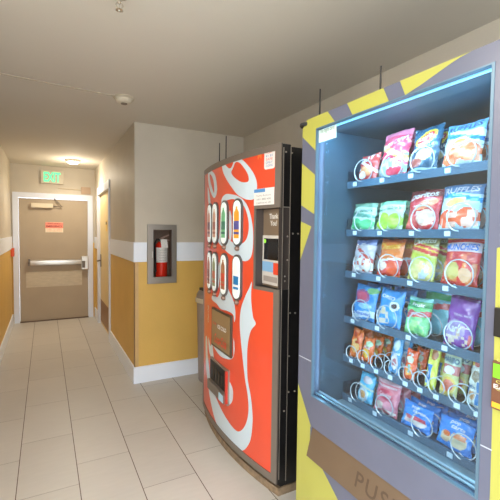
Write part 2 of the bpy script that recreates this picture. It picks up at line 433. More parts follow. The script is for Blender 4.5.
L3 = bpy.data.lights.new('lamp', 'POINT'); L3.energy = 7; L3.color = (1, .88, .70); L3.shadow_soft_size = .08
lo = bpy.data.objects.new('lamp_glow', L3); C.objects.link(lo); lo.location = (p.x, p.y, ZC - .20); lo.parent = cl; lo.matrix_parent_inverse = Matrix.Translation((-p.x, -p.y, -ZC))

p = onZ(124, 97.5, ZC)
sd = thing('smoke_detector', (p.x, p.y, ZC), 'round beige smoke detector on the ceiling at the corridor mouth', 'smoke detector')
obj('base_plate', lathe(bmesh.new(), [(.078, 0), (.08, -.008), (.074, -.016)], p.x, p.y, base=ZC), mat('detector_beige', (196, 184, 160), .5), sd, True)
obj('sensor_head', lathe(bmesh.new(), [(.068, -.014), (.06, -.034), (.045, -.044), (.03, -.047)], p.x, p.y, base=ZC), mat('detector_cream', (212, 202, 180), .45), sd, True)
bm = bmesh.new(); lathe(bm, [(.026, -.046), (.024, -.052), (.01, -.054)], p.x, p.y, base=ZC)
obj('vent_ring', bm, mat('detector_dark', (120, 108, 92), .5), sd, True)
bm = bmesh.new(); q = onZ(0, 73, ZC)
d = Vector((q.x - p.x, q.y - p.y)).normalized()
bx(bm, XL, p.x - .07, q.y - .002, q.y + .006, ZC - .005, ZC)
for v in bm.verts: v.co.y += (v.co.x - q.x) * (p.y - q.y) / (p.x - q.x)
tag(obj('ceiling_wire', bm, mat('wire_tan', (186, 172, 150), .6)), 'thin painted wire running across the ceiling to the smoke detector', 'wire')
# pendent sprinkler
p = onZ(119.4, 6, 2.515)
sp = thing('fire_sprinkler', (p.x, p.y, ZC), 'small chrome pendent sprinkler head at the top of the picture', 'sprinkler')
M_chrome = mat('chrome', (225, 220, 210), .15, 1)
bm = lathe(bmesh.new(), [(.035, 0), (.034, -.004), (.012, -.007), (.010, -.03)], p.x, p.y, 24, base=ZC)
obj('escutcheon', bm, M_chrome, sp, True)
bm = bmesh.new()
for s in (-1, 1): tube(bm, [(p.x + s * .008, p.y, ZC - .028), (p.x + s * .016, p.y, ZC - .042), (p.x, p.y, ZC - .068)], .003, 8)
obj('yoke', bm, M_chrome, sp, True)
bm = bmesh.new(); tube(bm, [(p.x, p.y, ZC - .03), (p.x, p.y, ZC - .058)], .003, 8)
obj('bulb', bm, M_chrome, sp, True)
bm = lathe(bmesh.new(), [(.004, -.060), (.016, -.0615), (.017, -.064), (.003, -.065)], p.x, p.y, 24, base=ZC)
obj('deflector', bm, M_chrome, sp, True)

# ------------------------------------------------------------------ fire extinguisher cabinet
M_alu = mat('aluminium_satin', (168, 160, 148), .35, .7)
c = thing('extinguisher_cabinet', (1.045, YB, .98), 'satin metal framed recessed wall cabinet holding a fire extinguisher', 'cabinet')
bpy.context.view_layer.update()
obj('frame', plate([[(.888, .988), (1.182, .988), (1.182, 1.578), (.888, 1.578)], [(.945, 1.052), (1.138, 1.052), (1.138, 1.526), (.945, 1.526)]],
    lambda a, b, d: (a, YB - .028 + d, b), .03), M_alu, c)
bm = bmesh.new()
bx(bm, .917, .923, YB, YB + .17, 1.022, 1.55); bx(bm, 1.160, 1.166, YB, YB + .17, 1.022, 1.55)
bx(bm, .917, 1.166, YB, YB + .17, 1.022, 1.027); bx(bm, .917, 1.166, YB, YB + .17, 1.545, 1.55); bx(bm, .917, 1.166, YB + .165, YB + .17, 1.022, 1.55)
obj('tub', bm, mat('tub_brown', (122, 96, 78), .5), c)
obj('glass_pane', box(.946, 1.137, YB - .014, YB - .010, 1.053, 1.525), glass_mat('cabinet_glass', (255, 255, 255)), c)
obj('pull_handle', box(.934, .940, YB - .040, YB - .028, 1.25, 1.31, bev=.002), M_steel, c)
e = thing('fire_extinguisher', (1.055, YB + .08, 1.028), 'red fire extinguisher with white label inside the wall cabinet', 'fire extinguisher')
M_red = mat('extinguisher_red', (214, 40, 22), .25, coat=.4)
ex, ey = 1.055, YB + .078
obj('cylinder', lathe(bmesh.new(), [(.052, 0), (.058, .01), (.058, .33), (.052, .355), (.035, .375), (.018, .382), (.018, .395)], ex, ey, 32, base=1.028), M_red, e, True)
bm = bmesh.new(); R = .0592; n = 24
def wrap(bm, z0, z1, a0, a1, mi=0):
    V = [[bm.verts.new((ex + R * math.sin(a0 + (a1 - a0) * k / n), ey - R * math.cos(a0 + (a1 - a0) * k / n), z)) for k in range(n + 1)] for z in (z0, z1)]
    for k in range(n): bm.faces.new((V[0][k], V[0][k + 1], V[1][k + 1], V[1][k])).material_index = mi
wrap(bm, 1.195, 1.345, -1.35, 1.4)
for i in range(5): put_text(bm, 'PULL PIN AIM LOW', .075, .010, lambda x, y: (ex + (R + .0006) * math.sin(x / R), ey - (R + .0006) * math.cos(x / R), 1.215 + i * .026 + y), mi=1)
obj('label', bm, [mat('label_white', (226, 222, 216), .5), mat('label_grey_ink', (130, 128, 130), .5)], e, 'keep')['label'] = 'white instruction label'
bm = bmesh.new(); bx(bm, ex - .02, ex + .045, ey - .082, ey - .078, 1.345, 1.43); 
for v in bm.verts: v.co.x += (v.co.z - 1.345) * -.15
obj('inspection_tag', bm, mat('tag_white', (232, 228, 222), .6), e)
bm = bmesh.new(); bx(bm, ex - .018, ex + .018, ey - .018, ey + .018, 1.405, 1.44, bev=.004)
tube(bm, [(ex - .01, ey, 1.435), (ex + .03, ey - .01, 1.455), (ex + .075, ey - .015, 1.475)], [.009, .008, .006], 8)
tube(bm, [(ex, ey, 1.42), (ex + .04, ey - .01, 1.425), (ex + .08, ey - .02, 1.42)], .006, 8)
obj('valve_handle', bm, mat('valve_grey', (176, 150, 140), .35, .6), e, True)
bm = lathe(bmesh.new(), [(.016, 0), (.016, .012), (.012, .014)], ex - .02, 1.42, 20, axis='y', base=ey - .045)
obj('pressure_gauge', bm, mat('gauge_dark', (70, 60, 58), .3), e)
bm = bmesh.new(); tube(bm, [(ex - .016, ey, 1.425), (ex - .05, ey - .005, 1.43), (ex - .075, ey - .02, 1.39), (ex - .076, ey - .03, 1.25), (ex - .07, ey - .035, 1.10)], [.008, .009, .009, .009, .011], 10)
obj('hose', bm, mat('rubber_black', (34, 32, 32), .6), e, True)

# ------------------------------------------------------------------ trash bin behind the drinks machine
t = thing('trash_bin', (1.53, 3.59, 0), 'grey domed trash bin peeking out behind the red drinks machine', 'trash bin')
obj('body', lathe(bmesh.new(), [(.165, 0), (.17, .01), (.188, .80), (.19, .82)], 1.53, 3.59, 40), mat('bin_taupe', (150, 138, 132), .55, var=.06), t, True)
obj('rim', lathe(bmesh.new(), [(.19, .80), (.204, .805), (.206, .835), (.196, .85)], 1.53, 3.59, 40), mat('bin_rim', (196, 184, 160), .5), t, True)
obj('dome_lid', lathe(bmesh.new(), [(.195, .845), (.192, .88), (.165, .92), (.11, .945), (.04, .955)], 1.53, 3.59, 40), mat('bin_lid', (138, 128, 122), .5), t, True)
bm = bmesh.new(); bx(bm, 1.375, 1.41, 3.53, 3.65, .905, .945, bev=.006)
obj('flap', bm, mat('rubber_black', (34, 32, 32), .6), t)

# ------------------------------------------------------------------ red drinks machine with a bowed front
Y0, Y1, YC, HB = 1.79, 2.94, 2.365, .575
ZT = 2.0
def bowx(y): return 1.15 - .068 * (1 - ((y - YC) / HB) ** 2)
def bow(y, z, d=0):
    k = .068 * 2 * (y - YC) / HB ** 2
    n = Vector((-1, k, 0)).normalized()
    return (bowx(y) + n.x * d, y + n.y * d, z)
def onbow(u, v):
    r = ray(u, v); A = .068 / HB ** 2; q = r.x / r.y
    # q*y = 1.088 + A (y-YC)^2
    a = A; b = -2 * A * YC - q; c0 = 1.15 - .068 + A * YC * YC
    D = b * b - 4 * a * c0
    y = (-b - math.sqrt(max(D, 0))) / (2 * a)
    return Vector((y, EYE.z + r.z * y / r.y))
drink = thing('drinks_machine', (1.5, YC, 0), 'red drinks vending machine with bowed front, white script swirls and bottle buttons', 'vending machine')
bpy.context.view_layer.update()
M_gbar = mat('machine_grey_trim', (128, 118, 108), .4, .35)
M_black = mat('machine_black', (26, 24, 24), .32, var=.25, vscale=30, bump=.05)
M_red2 = mat('drinks_red', (228, 80, 50), .3, var=.04, vscale=5, coat=.5, spec=.4)
M_white = mat('swirl_white', (206, 222, 232), .35, coat=.3)
bm = box(1.215, 1.93, Y0 + .003, Y1 - .003, .05, ZT - .01, bev=.004)
obj('cabinet', bm, M_black, drink)
# door edge block between bow and cabinet
def bowslab(y0, y1, z0, z1, din, dout, n=24):
    bm = bmesh.new(); ring = []
    for k in range(n + 1):
        y = y0 + (y1 - y0) * k / n; ring.append((bow(y, 0, dout), y))
    back = 1.21 if din is None else None
    F0 = [bm.verts.new((p[0], p[1], z0)) for p, y in ring]; F1 = [bm.verts.new((p[0], p[1], z1)) for p, y in ring]
    if back: B0 = [bm.verts.new((back, y, z0)) for p, y in ring]; B1 = [bm.verts.new((back, y, z1)) for p, y in ring]
    else:
        B0 = [bm.verts.new(bow(y, z0, din)) for p, y in ring]; B1 = [bm.verts.new(bow(y, z1, din)) for p, y in ring]
    for k in range(n):
        bm.faces.new((F0[k], F0[k + 1], F1[k + 1], F1[k])); bm.faces.new((B0[k], B1[k], B1[k + 1], B0[k + 1]))
        bm.faces.new((F1[k], F1[k + 1], B1[k + 1], B1[k])); bm.faces.new((F0[k], B0[k], B0[k + 1], F0[k + 1]))
    bm.faces.new((F0[0], F1[0], B1[0], B0[0])); bm.faces.new((F0[n], B0[n], B1[n], F1[n]))
    return bm
yA = onbow(275.3, 200).x                      # right edge of the red sheet
yR = onbow(255.5, 230).x                      # left edge of payment recess
zr1, zr0 = 1.625, 1.335
r1 = onbow(256, 209); r2 = onbow(257, 286)
zr1, zr0 = r1.y, r2.y
yr0 = Y0 + .012
# door body, with the payment niche left open
bodybm = bowslab(yR, Y1, .075, ZT, None, -.004)
for (a0, a1, z0, z1) in ((Y0, yR, .075, zr0), (Y0, yR, zr1, ZT)):
    s = bowslab(a0, a1, z0, z1, None, -.004, 8); me = bpy.data.meshes.new('tmp'); s.to_mesh(me); s.free(); bodybm.from_mesh(me); bpy.data.meshes.remove(me)
obj('door', bodybm, M_black, drink)
# grey surround of the front
sur = bmesh.new()
def addslab(dst, *a):
    s = bowslab(*a); me = bpy.data.meshes.new('tmp'); s.to_mesh(me); s.free(); dst.from_mesh(me); bpy.data.meshes.remove(me)
addslab(sur, Y0, Y1, ZT - .035, ZT + .004, -.006, .006)
addslab(sur, Y0, Y1, .075, .118, -.006, .006)
addslab(sur, Y0, yA, .11, zr0, -.006, .006)
addslab(sur, Y0, yA, zr1, ZT - .03, -.006, .006)
addslab(sur, Y1 - .02, Y1, .11, ZT - .03, -.006, .006)
addslab(sur, yA, yR + .01, zr1, zr1 + .02, -.006, .004)
addslab(sur, yR, yR + .012, zr0, zr1, -.006, .004)
addslab(sur, yA, yR + .01, zr0 - .02, zr0, -.006, .004)
obj('surround', sur, M_gbar, drink)
# the red front sheet
red = bowslab(yR + .01, Y1 - .018, .115, ZT - .033, -.006, .001, 40)
addslab(red, yA, yR + .012, .115, zr0 - .018, -.006, .001)
addslab(red, yA, yR + .012, zr1 + .018, ZT - .033, -.006, .001)
front = obj('front_sheet', red, M_red2, drink, True)
# white script swirls printed on the sheet
sw = bmesh.new(); CUT = ((0, 1.8, 2.85, .03),)
def pb(l): return [onbow(u, v) for u, v in l]
def swirl(loops, d=.0018):
    L = [smoothloop(pb(l)) for l in loops]
    sheet(sw, L, lambda y, z: bow(min(y, Y1 - .003), z, d), CUT)
swirl([[(222, 163), (224, 161.5), (226.2, 165.5), (229.3, 168.3), (231.5, 167.5), (233.5, 163), (234.5, 159.5), (238, 157.5), (244, 161), (251, 169), (255.5, 177), (257.3, 184.5), (256.5, 192), (254, 199), (248, 199.7), (243, 198), (237, 194), (232, 187.5), (226.5, 179), (223, 171)],
       [(235.8, 162.4), (233.4, 167.8), (231.6, 172.6), (234.6, 177.4), (240.6, 181.6), (246.6, 182.2), (249, 179.8), (247.8, 173.8), (244.2, 167.8), (240, 163)]])
swirl([[(209.0, 170.2), (212, 171), (214.8, 174.2), (216.4, 179.8), (217.4, 188), (217.2, 191), (216.4, 195.4), (214.6, 198), (212.6, 196), (210.4, 190.6), (208.8, 184), (208.2, 176)],
       [(209.9, 174.2), (212, 176), (213.8, 181.4), (214.4, 188), (214.2, 193), (212.4, 188), (210.6, 181)]])
swirl([[(208.0, 187), (209.6, 193), (210.8, 203), (209.4, 206), (208.2, 199)]])
swirl([[(221.3, 205), (222.5, 197.8), (226, 194.2), (231, 194.2), (238, 196), (245, 201.5), (250, 212), (253.0, 228), (253.2, 245), (251.5, 256), (247.5, 260.8), (242, 260.5), (235, 257), (229, 253.5), (223.5, 248), (218.0, 241), (219.5, 236)],
       [(224, 205), (230, 199.5), (237, 200), (243, 204.5), (247, 213), (249, 224), (248.2, 234), (245, 241.5), (239, 244), (231, 241), (226.5, 232)]])
swirl([[(222.0, 286), (226, 283), (229, 290), (233, 299), (235.2, 308), (235.6, 318), (234.4, 322), (233.4, 315), (228, 311), (221, 309), (217, 304), (212, 299), (213.5, 294), (218, 297)]])
swirl([[(213.5, 345.5), (218, 349), (224, 353), (232.6, 357), (233.6, 350), (233.8, 338), (234.8, 346), (234.4, 354), (232, 358.8), (227, 359), (220, 355.5)]])
swirl([[(252.2, 281.5), (251.4, 292), (251.6, 303), (253.3, 317), (255.9, 323.8), (251, 331), (248, 345), (247.3, 363), (248, 380), (250.6, 394), (252.3, 408), (252.8, 422), (251.2, 437.6), (248, 445.6), (243.2, 450.4), (236.8, 449.6), (228.8, 444), (220.8, 432.8), (214.4, 416.8), (210.2, 398), (208.2, 384), (206.4, 368), (205.9, 352), (205.9, 337), (207.4, 338), (207.8, 352), (209.2, 367), (210.8, 380), (213.4, 390), (217.6, 400.8), (225.6, 416.8), (234.4, 428.8), (240, 431.2), (245.6, 424.8), (248.6, 412), (248, 396), (245.4, 380), (243.2, 361), (240.9, 339), (240.0, 322), (241.3, 308), (245.6, 296), (249.5, 288)]])
swirl([[(208.6, 337), (210.8, 346), (212.4, 341), (213.4, 352), (215, 362), (218, 363), (221.6, 372), (219.5, 373), (215, 368), (212.4, 362), (210.8, 356), (209.2, 350)]])
swirl([[(229.4, 383), (232, 386), (233.4, 392), (232.8, 400), (230.6, 404), (229, 402)]])
swirl([[(229.6, 212), (231.6, 216), (231.8, 236), (229.6, 240)]])
swirl([[(219.2, 262), (220.2, 270), (218.8, 288), (218, 276)]])
obj('script_swirl', sw, M_white, drink, 'keep')['label'] = 'white script letter swirls'
# small vertical script on the far edge
bm = bmesh.new(); c0 = onbow(209.0, 314)
put_text(bm, 'Coca-Cola', .135, .035, lambda x, y: bow(c0.x + .02 - x, c0.y + y, .002), shear=.4, rot=PI / 2, bold=.01)
obj('edge_script', bm, M_white, drink, 'keep')
# bottle shaped selection buttons
def capsule(hw, z0, z1, n=10):
    P = []
    for k in range(n + 1): a = PI * k / n; P.append((hw * math.cos(a), z1 - hw + hw * math.sin(a)))
    for k in range(n + 1): a = PI + PI * k / n; P.append((hw * math.cos(a), z0 + hw + hw * math.sin(a)))
    return P
def bowplate(loop, d0, d1, bm=None, mi=0):
    b = bm or bmesh.new(); n0 = len(b.faces)
    flat, tris = fill2d([loop]); A = [b.verts.new(bow(p.x, p.y, d0)) for p in flat]; B = [b.verts.new(bow(p.x, p.y, d1)) for p in flat]
    for t_ in tris: b.faces.new([B[i] for i in t_])
    n = len(loop)
    for i in range(n): b.faces.new((A[i], A[(i + 1) % n], B[(i + 1) % n], B[i]))
    b.faces.ensure_lookup_table()
    for f in b.faces[n0:]: f.material_index = mi
    return b
M_ring = mat('button_ring_grey', (98, 94, 92), .35, .3)
M_lit = mat('button_face', (232, 240, 236), .3, emit=.22, ecol=(225, 240, 240))
cols_y = [onbow(u, 230).x for u in (238.6, 225.4, 216.2, 211.0)]
rows_z = []
rt = onbow(238.4, 198.5).y; rb = onbow(238.4, 246.5).y; st = onbow(237.9, 254.5).y; sb = onbow(237.9, 300.5).y
labs = [[('orange', (250, 172, 60), (90, 90, 160)), ('green', (120, 196, 146), (60, 130, 110)), ('pale pink', (214, 170, 150), (170, 110, 100)), ('rosy', (206, 150, 140), (120, 80, 90))],
        [('blue water', (245, 250, 252), (40, 130, 190)), ('brown and red', (176, 120, 86), (210, 84, 60)), ('olive green', (150, 160, 128), (190, 110, 90)), ('dark red', (170, 110, 100), (120, 70, 70))]]
print('button cols', cols_y, rt, rb, st, sb)
for r, (z1, z0) in enumerate(((rt, rb), (st, sb))):
    for k, yc in enumerate(cols_y):
        hw = .057
        ring = bowplate([(yc + a, z) for a, z in capsule(hw, z0, z1)], 0, .014)
        rg = obj('selection_button', ring, M_ring, drink, True)
        rg['label'] = labs[r][k][0] + ' drink button in a grey ring'
        obj('button_face', bowplate([(yc + a, z) for a, z in capsule(hw - .013, z0 + .013, z1 - .013)], .01, .017), M_lit, rg, True)
        c1, c2 = labs[r][k][1], labs[r][k][2]
        # bottle picture: body, neck, cap, label
        zc = (z0 + z1) / 2; bw = .031
        bot = [(bw, zc - .10), (bw, zc + .05), (bw * .9, zc + .065), (.009, zc + .088), (.009, zc + .102), (-.009, zc + .102), (-.009, zc + .088), (-bw * .9, zc + .065), (-bw, zc + .05), (-bw, zc - .10)]
        b = bowplate([(yc + a, z) for a, z in bot], .016, .018)
        bowplate([(yc + a, z) for a, z in [(bw, zc - .045), (bw, zc + .01), (-bw, zc + .01), (-bw, zc - .045)]], .017, .0188, b, 1)
        bowplate([(yc + a, z) for a, z in [(bw, zc - .075), (bw, zc - .06), (-bw, zc - .06), (-bw, zc - .075)]], .017, .0188, b, 1)
        obj('bottle_picture', b, [mat('btl_' + labs[r][k][0], c1, .35), mat('lbl_' + labs[r][k][0], c2, .35)], rg)
        kb = lathe(bmesh.new(), [(.016, 0), (.016, .016), (.010, .024)], 0, 0, 16, axis='x')
        P = bow(yc, z0 - .012, 0)
        for v in kb.verts: v.co = Vector((P[0] - v.co.x, P[1] + v.co.y, P[2] + v.co.z))
        obj('push_knob', kb, mat('knob_brown', (140, 112, 96), .35, .4), rg, True)
# advert screen
q = [onbow(*p) for p in ((213.8, 308), (233.0, 314.4), (232.2, 356.4), (213.4, 345.4))]
ya, yb = q[0].x, q[1].x; za, zb = (q[0].y + q[1].y) / 2, (q[2].y + q[3].y) / 2
print('screen', ya, yb, za, zb)
scr = obj('advert_frame', bowplate([(ya, zb), (ya, za), (yb, za), (yb, zb)], 0, .016), mat('screen_frame', (84, 76, 62), .4, .3), drink)
b = bowplate([(ya - .015, zb + .015), (ya - .015, za - .015), (yb + .015, za - .015), (yb + .015, zb + .015)], .012, .018)
ym = (ya + yb) / 2; sw_ = ya - yb
put_text(b, '$2.00', sw_ * .22, .022, lambda x, y: bow(ym + sw_ * .28 - x, za - .105 + y, .020), bold=.02, mi=2)
put_text(b, 'ICE COLD', sw_ * .42, .028, lambda x, y: bow(ym - sw_ * .12 - x, za - .112 + y, .020), bold=.03, mi=1)
put_text(b, 'Coca-Cola', sw_ * .62, .07, lambda x, y: bow(ym - .01 - x, zb + .075 + y, .020), shear=.4, bold=.02, mi=2)
obj('advert_card', b, [mat('card_bronze', (150, 122, 84), .35), mat('card_white', (240, 236, 230), .4), mat('card_red', (214, 82, 56), .4)], scr)
# delivery port
q = [onbow(*p) for p in ((213, 360.5), (228.5, 369.5), (228.0, 389.5), (213, 379.5))]
ya, yb = q[0].x, q[1].x; za, zb = (q[0].y + q[1].y) / 2, (q[2].y + q[3].y) / 2
print('port', ya, yb, za, zb)
port = obj('delivery_port', bowplate([(ya + .012, zb - .085), (ya + .012, za + .014), (yb - .02, za + .014), (yb - .02, zb - .085)], 0, .018), mat('port_frame', (150, 140, 128), .35, .4), drink)
obj('opening', bowplate([(ya, zb), (ya, za), (yb, za), (yb, zb)], .012, .022), mat('port_black', (10, 9, 9), .4), port)
obj('lip', bowplate([(ya + .01, zb - .075), (ya + .01, zb - .008), (yb - .005, zb - .008), (yb - .005, zb - .075)], .01, .04), M_gbar, port)
b = bmesh.new()
for s in range(4):
    y = ya - (ya - yb) * (.2 + .18 * s); tube(b, [bow(y, za - .02 - .01 * s, .02), bow(y - .03, za - .05, .024), bow(y - .01, zb + .02, .02)], .003, 6)
obj('anti_theft_wire', b, mat('dark_steel', (110, 98, 84), .4, .8), port)
obj('side_rail', bowplate([(yb - .006, zb - .07), (yb - .006, za + .01), (yb - .02, za + .01), (yb - .02, zb - .07)], .014, .03), mat('rail_red', (200, 60, 44), .4), port)
obj('lit_tag', bowplate([(yb + .07, zb - .068), (yb + .07, zb - .02), (yb + .0, zb - .02), (yb + .0, zb - .068)], .03, .042), mat('tag_pale_blue', (178, 214, 232), .4), port)
# payment niche
nb = bmesh.new(); xb = 1.205
bx(nb, xb, xb + .008, Y0 + .01, yR, zr0, zr1)
bx(nb, bowx(yR) + .004, xb, yR - .006, yR, zr0, zr1)
bx(nb, bowx(Y0 + .02), xb, Y0 + .006, Y0 + .014, zr0, zr1)
obj('payment_niche', nb, mat('niche_dark', (78, 70, 66), .4, .4), drink)
PY0, PY1 = onX(280, 250, 1.175).x, onX(265.5, 250, 1.175).x
print('pay', PY0, PY1, yR, yA, zr0, zr1)
px = 1.16
pay = obj('payment_panel', box(px, 1.204, Y0 + .018, PY1 + .055, zr0 + .002, zr1 - .002, bev=.002), mat('pay_brown', (146, 126, 104), .35, .4), drink)
pc = (Y0 + PY1) / 2
zt_, zb_ = onX(272, 235.5, px).y, onX(272, 285, px).y
b = bmesh.new(); bx(b, px - .006, px, Y0 + .022, PY1, zb_, zt_, bev=.002)
obj('card_reader_plate', b, mat('plate_white', (206, 200, 192), .4), pay)
b = bmesh.new(); bx(b, px - .009, px - .005, Y0 + .028, PY1 - .022, onX(272, 260, px).y, onX(272, 238.5, px).y, bev=.002)
obj('display', b, mat('display_black', (22, 24, 28), .15), pay)
b = bmesh.new(); bx(b, px - .009, px - .005, Y0 + .026, Y0 + .075, onX(272, 274, px).y, onX(272, 262.5, px).y, bev=.002, mi=0)
bx(b, px - .009, px - .005, Y0 + .078, PY1 - .006, onX(272, 272, px).y, onX(272, 262, px).y, mi=1)
bx(b, px - .009, px - .005, Y0 + .035, PY1 - .02, onX(272, 282, px).y, onX(272, 276.5, px).y, mi=2)
obj('coin_entry', b, [mat('coin_red', (222, 72, 44), .35), mat('coin_blue', (130, 176, 214), .35), mat('coin_grey', (160, 150, 142), .35)], pay)
b = bmesh.new(); lathe(b, [(.012, 0), (.012, .006), (.008, .009)], 0, 0, 18, axis='x')
gz = onX(266, 241, px)
for v in b.verts: v.co = Vector((px - .005 - v.co.x, gz.x - .005 + v.co.y, gz.y + v.co.z))
obj('green_button', b, mat('green_button', (140, 214, 60), .3, emit=.3, ecol=(140, 224, 60)), pay)
b = bmesh.new(); tz = onX(274, 220, px)
put_text(b, 'Thank', .095, .03, lambda x, y: (px - .002, Y0 + .088 - x, tz.y + .022 + y), bold=.015)
put_text(b, 'You!', .07, .03, lambda x, y: (px - .002, Y0 + .088 - x, tz.y - .018 + y), bold=.015)
obj('thank_you_lettering', b, mat('letter_white', (240, 236, 228), .4), pay, 'keep')
# stickers on the front
def rrect(y0, y1, z0, z1, r, n=5):
    P = []
    for cx, cz, a0 in ((y1 - r, z1 - r, 0), (y0 + r, z1 - r, PI / 2), (y0 + r, z0 + r, PI), (y1 - r, z0 + r, 1.5 * PI)):
        for k in range(n + 1): a = a0 + PI / 2 * k / n; P.append((cx + r * math.cos(a), cz + r * math.sin(a)))
    return P
a = onbow(264.8, 150.5); b_ = onbow(275.0, 167.5)
y0, y1, z0, z1 = b_.x, a.x, b_.y - .003, a.y + .0
b = bowplate(rrect(y0, y1, z0, z1, .014), .001, .003)
for i, (s, m_) in enumerate((('PLAY', 1), ('$1 $5', 2), ('SAFE', 1), ('ONLY', 2), ('COINS', 2))):
    put_text(b, s, (y1 - y0) * .66, .013, lambda x, y: bow((y0 + y1) / 2 - x, z1 - .018 - i * (z1 - z0 - .03) / 4.4 + y, .004), mi=m_, bold=.01)
obj('price_sticker', b, [mat('label_white', (226, 222, 216), .5), mat('sticker_pink_ink', (226, 130, 120), .5), mat('sticker_blue_ink', (140, 150, 190), .5)], drink)
a = onbow(255.2, 189.5); b_ = onbow(275.0, 204.3)
y0, y1, z0, z1 = b_.x, a.x, b_.y, a.y
b = bowplate([(y0, z0), (y0, z1), (y1, z1), (y1, z0)], .006, .0085)
bowplate([(y0 + .075, z1 - .022), (y0 + .075, z1 - .002), (y1 - .002, z1 - .002), (y1 - .002, z1 - .022)], .007, .0095, b, 1)
for i, s in enumerate(('Fairly Refund', 'call 1 800 438', 'machine no. 20')):
    put_text(b, s, (y1 - y0) * .7, .010, lambda x, y: bow((y0 + y1) / 2 - x, z1 - .042 - i * .02 + y, .0095), mi=2)
obj('info_sticker', b, [mat('label_white', (226, 222, 216), .5), mat('sticker_blue', (84, 140, 196), .5), mat('label_grey_ink', (130, 128, 130), .5)], drink)
a = onbow(260, 156)
b = bmesh.new(); put_text(b, 'M', .035, .035, lambda x, y: bow(a.x - x, a.y + y, .003), bold=.02)
obj('orange_mark', b, mat('mark_orange', (246, 120, 50), .4), drink, 'keep')
# side strips, seams and rivets on the black side
b = bmesh.new(); bx(b, 1.160, 1.164, Y0 - .003, Y0, .10, ZT - .02); bx(b, 1.208, 1.2115, Y0 - .003, Y0 + .003, .08, ZT - .01)
bx(b, 1.165, 1.209, Y0 - .003, Y0, zr1 + .0, zr1 + .006)
obj('edge_strip', b, mat('strip_silver', (176, 166, 154), .35, .7), drink)
for (u, v) in ((287.4, 236.4), (292.8, 233.6), (298, 233.8), (287.2, 260), (284.8, 276.4), (284.8, 281), (290, 313), (295, 313), (289, 356), (288.5, 392), (294.6, 391), (284, 411), (286, 152), (292, 153)):
    p = onY(u, v, Y0)
    b = lathe(bmesh.new(), [(.0055, 0), (.005, -.003), (.002, -.0045)], p.x, p.y, 12, axis='y', base=Y0)
    obj('rivet', b, mat('strip_silver', (176, 166, 154), .35, .7), drink)
# kick base
kb = bmesh.new(); n = 24
F = []
for k in range(n + 1):
    y = Y0 + (Y1 - Y0) * k / n; F.append((bowx(y) + .012 - .006 * math.sin(PI * k / n), y))
loop = F + [(1.9, Y1), (1.9, Y0)]
obj('kick_base', plate([loop], lambda a, b, d: (a, b, d), .045), mat('kick_dusty', (138, 116, 90), .6, var=.3, vscale=25), drink)
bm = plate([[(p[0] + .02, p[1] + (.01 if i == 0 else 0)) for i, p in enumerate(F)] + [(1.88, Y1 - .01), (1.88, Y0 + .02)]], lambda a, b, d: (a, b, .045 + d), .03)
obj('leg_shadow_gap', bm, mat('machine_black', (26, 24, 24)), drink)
# aerials on the roof of the drinks machine
for (u, vt, lab) in ((219.6, 143, 'left aerial'), (226.2, 136, 'right aerial')):
    X = 1.30; p = onX(u, vt, X); b = bmesh.new(); tube(b, [(X, p.x, ZT - .01), (X, p.x, ZT + .02), (X, p.x, p.y)], [.009, .005, .004], 8)
    obj('aerial', b, mat('aerial_dark', (40, 34, 28), .5), drink)

# ------------------------------------------------------------------ snack machine
SX = 1.10; SY1 = 1.53; SY0 = .42; SZ = 2.045
GY0, GY1, GZ0, GZ1 = .634, 1.424, .742, 1.988
snack = thing('snack_machine', (1.5, .97, 0), 'tall glass fronted snack machine with yellow and slate blue frame', 'vending machine')
bpy.context.view_layer.update()
M_slate = mat('slate_print', (97, 100, 118), .35, coat=.3, var=.04, vscale=8)
M_yel = mat('yellow_print', (174, 171, 78), .4, coat=.2)
def SP(u, v): return onX(u, v, SX)
outer = [(SY1, .10), (SY1, SZ - .035), (SY1 - .035, SZ), (SY0, SZ), (SY0, .10)]
hole = [(GY1, GZ0), (GY1, GZ1), (GY0, GZ1), (GY0, GZ0)]
fz0, fz1 = .47, .598                     # push flap
fhole = [(1.418, fz0), (1.418, fz1), (.66, fz1), (.66, fz0)]
obj('door_frame', plate([outer, hole, fhole], lambda a, b, d: (SX + d, a, b), .05), M_slate, snack)
# cabinet shell
M_cab = mat('snack_cabinet_black', (38, 38, 42), .4)
M_liner = mat('snack_liner', (66, 88, 104), .5, 0)  # blue-grey liner, with some of the LED light's blue put into its colour
bm = bmesh.new()
bx(bm, 1.15, 1.93, SY1 - .03, SY1, .1, SZ - .01); bx(bm, 1.15, 1.93, SY0, SY0 + .03, .1, SZ - .01)
bx(bm, 1.15, 1.93, SY0 + .03, SY1 - .03, SZ - .04, SZ - .01); bx(bm, 1.90, 1.93, SY0 + .03, SY1 - .03, .1, SZ - .04)
bx(bm, 1.15, 1.90, SY0 + .03, SY1 - .03, .1, .13)
obj('cabinet', bm, M_cab, snack)
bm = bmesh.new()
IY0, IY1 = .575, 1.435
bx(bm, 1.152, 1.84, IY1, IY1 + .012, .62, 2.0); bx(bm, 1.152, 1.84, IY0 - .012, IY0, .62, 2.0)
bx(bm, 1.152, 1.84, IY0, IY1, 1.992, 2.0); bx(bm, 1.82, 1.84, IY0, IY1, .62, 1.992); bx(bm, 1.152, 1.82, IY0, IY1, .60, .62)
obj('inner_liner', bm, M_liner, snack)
obj('glass_pane', box(SX + .016, SX + .022, GY0 - .012, GY1 + .012, GZ0 - .012, GZ1 + .012), glass_mat('display_glass', (240, 248, 252), grime=.010), snack)
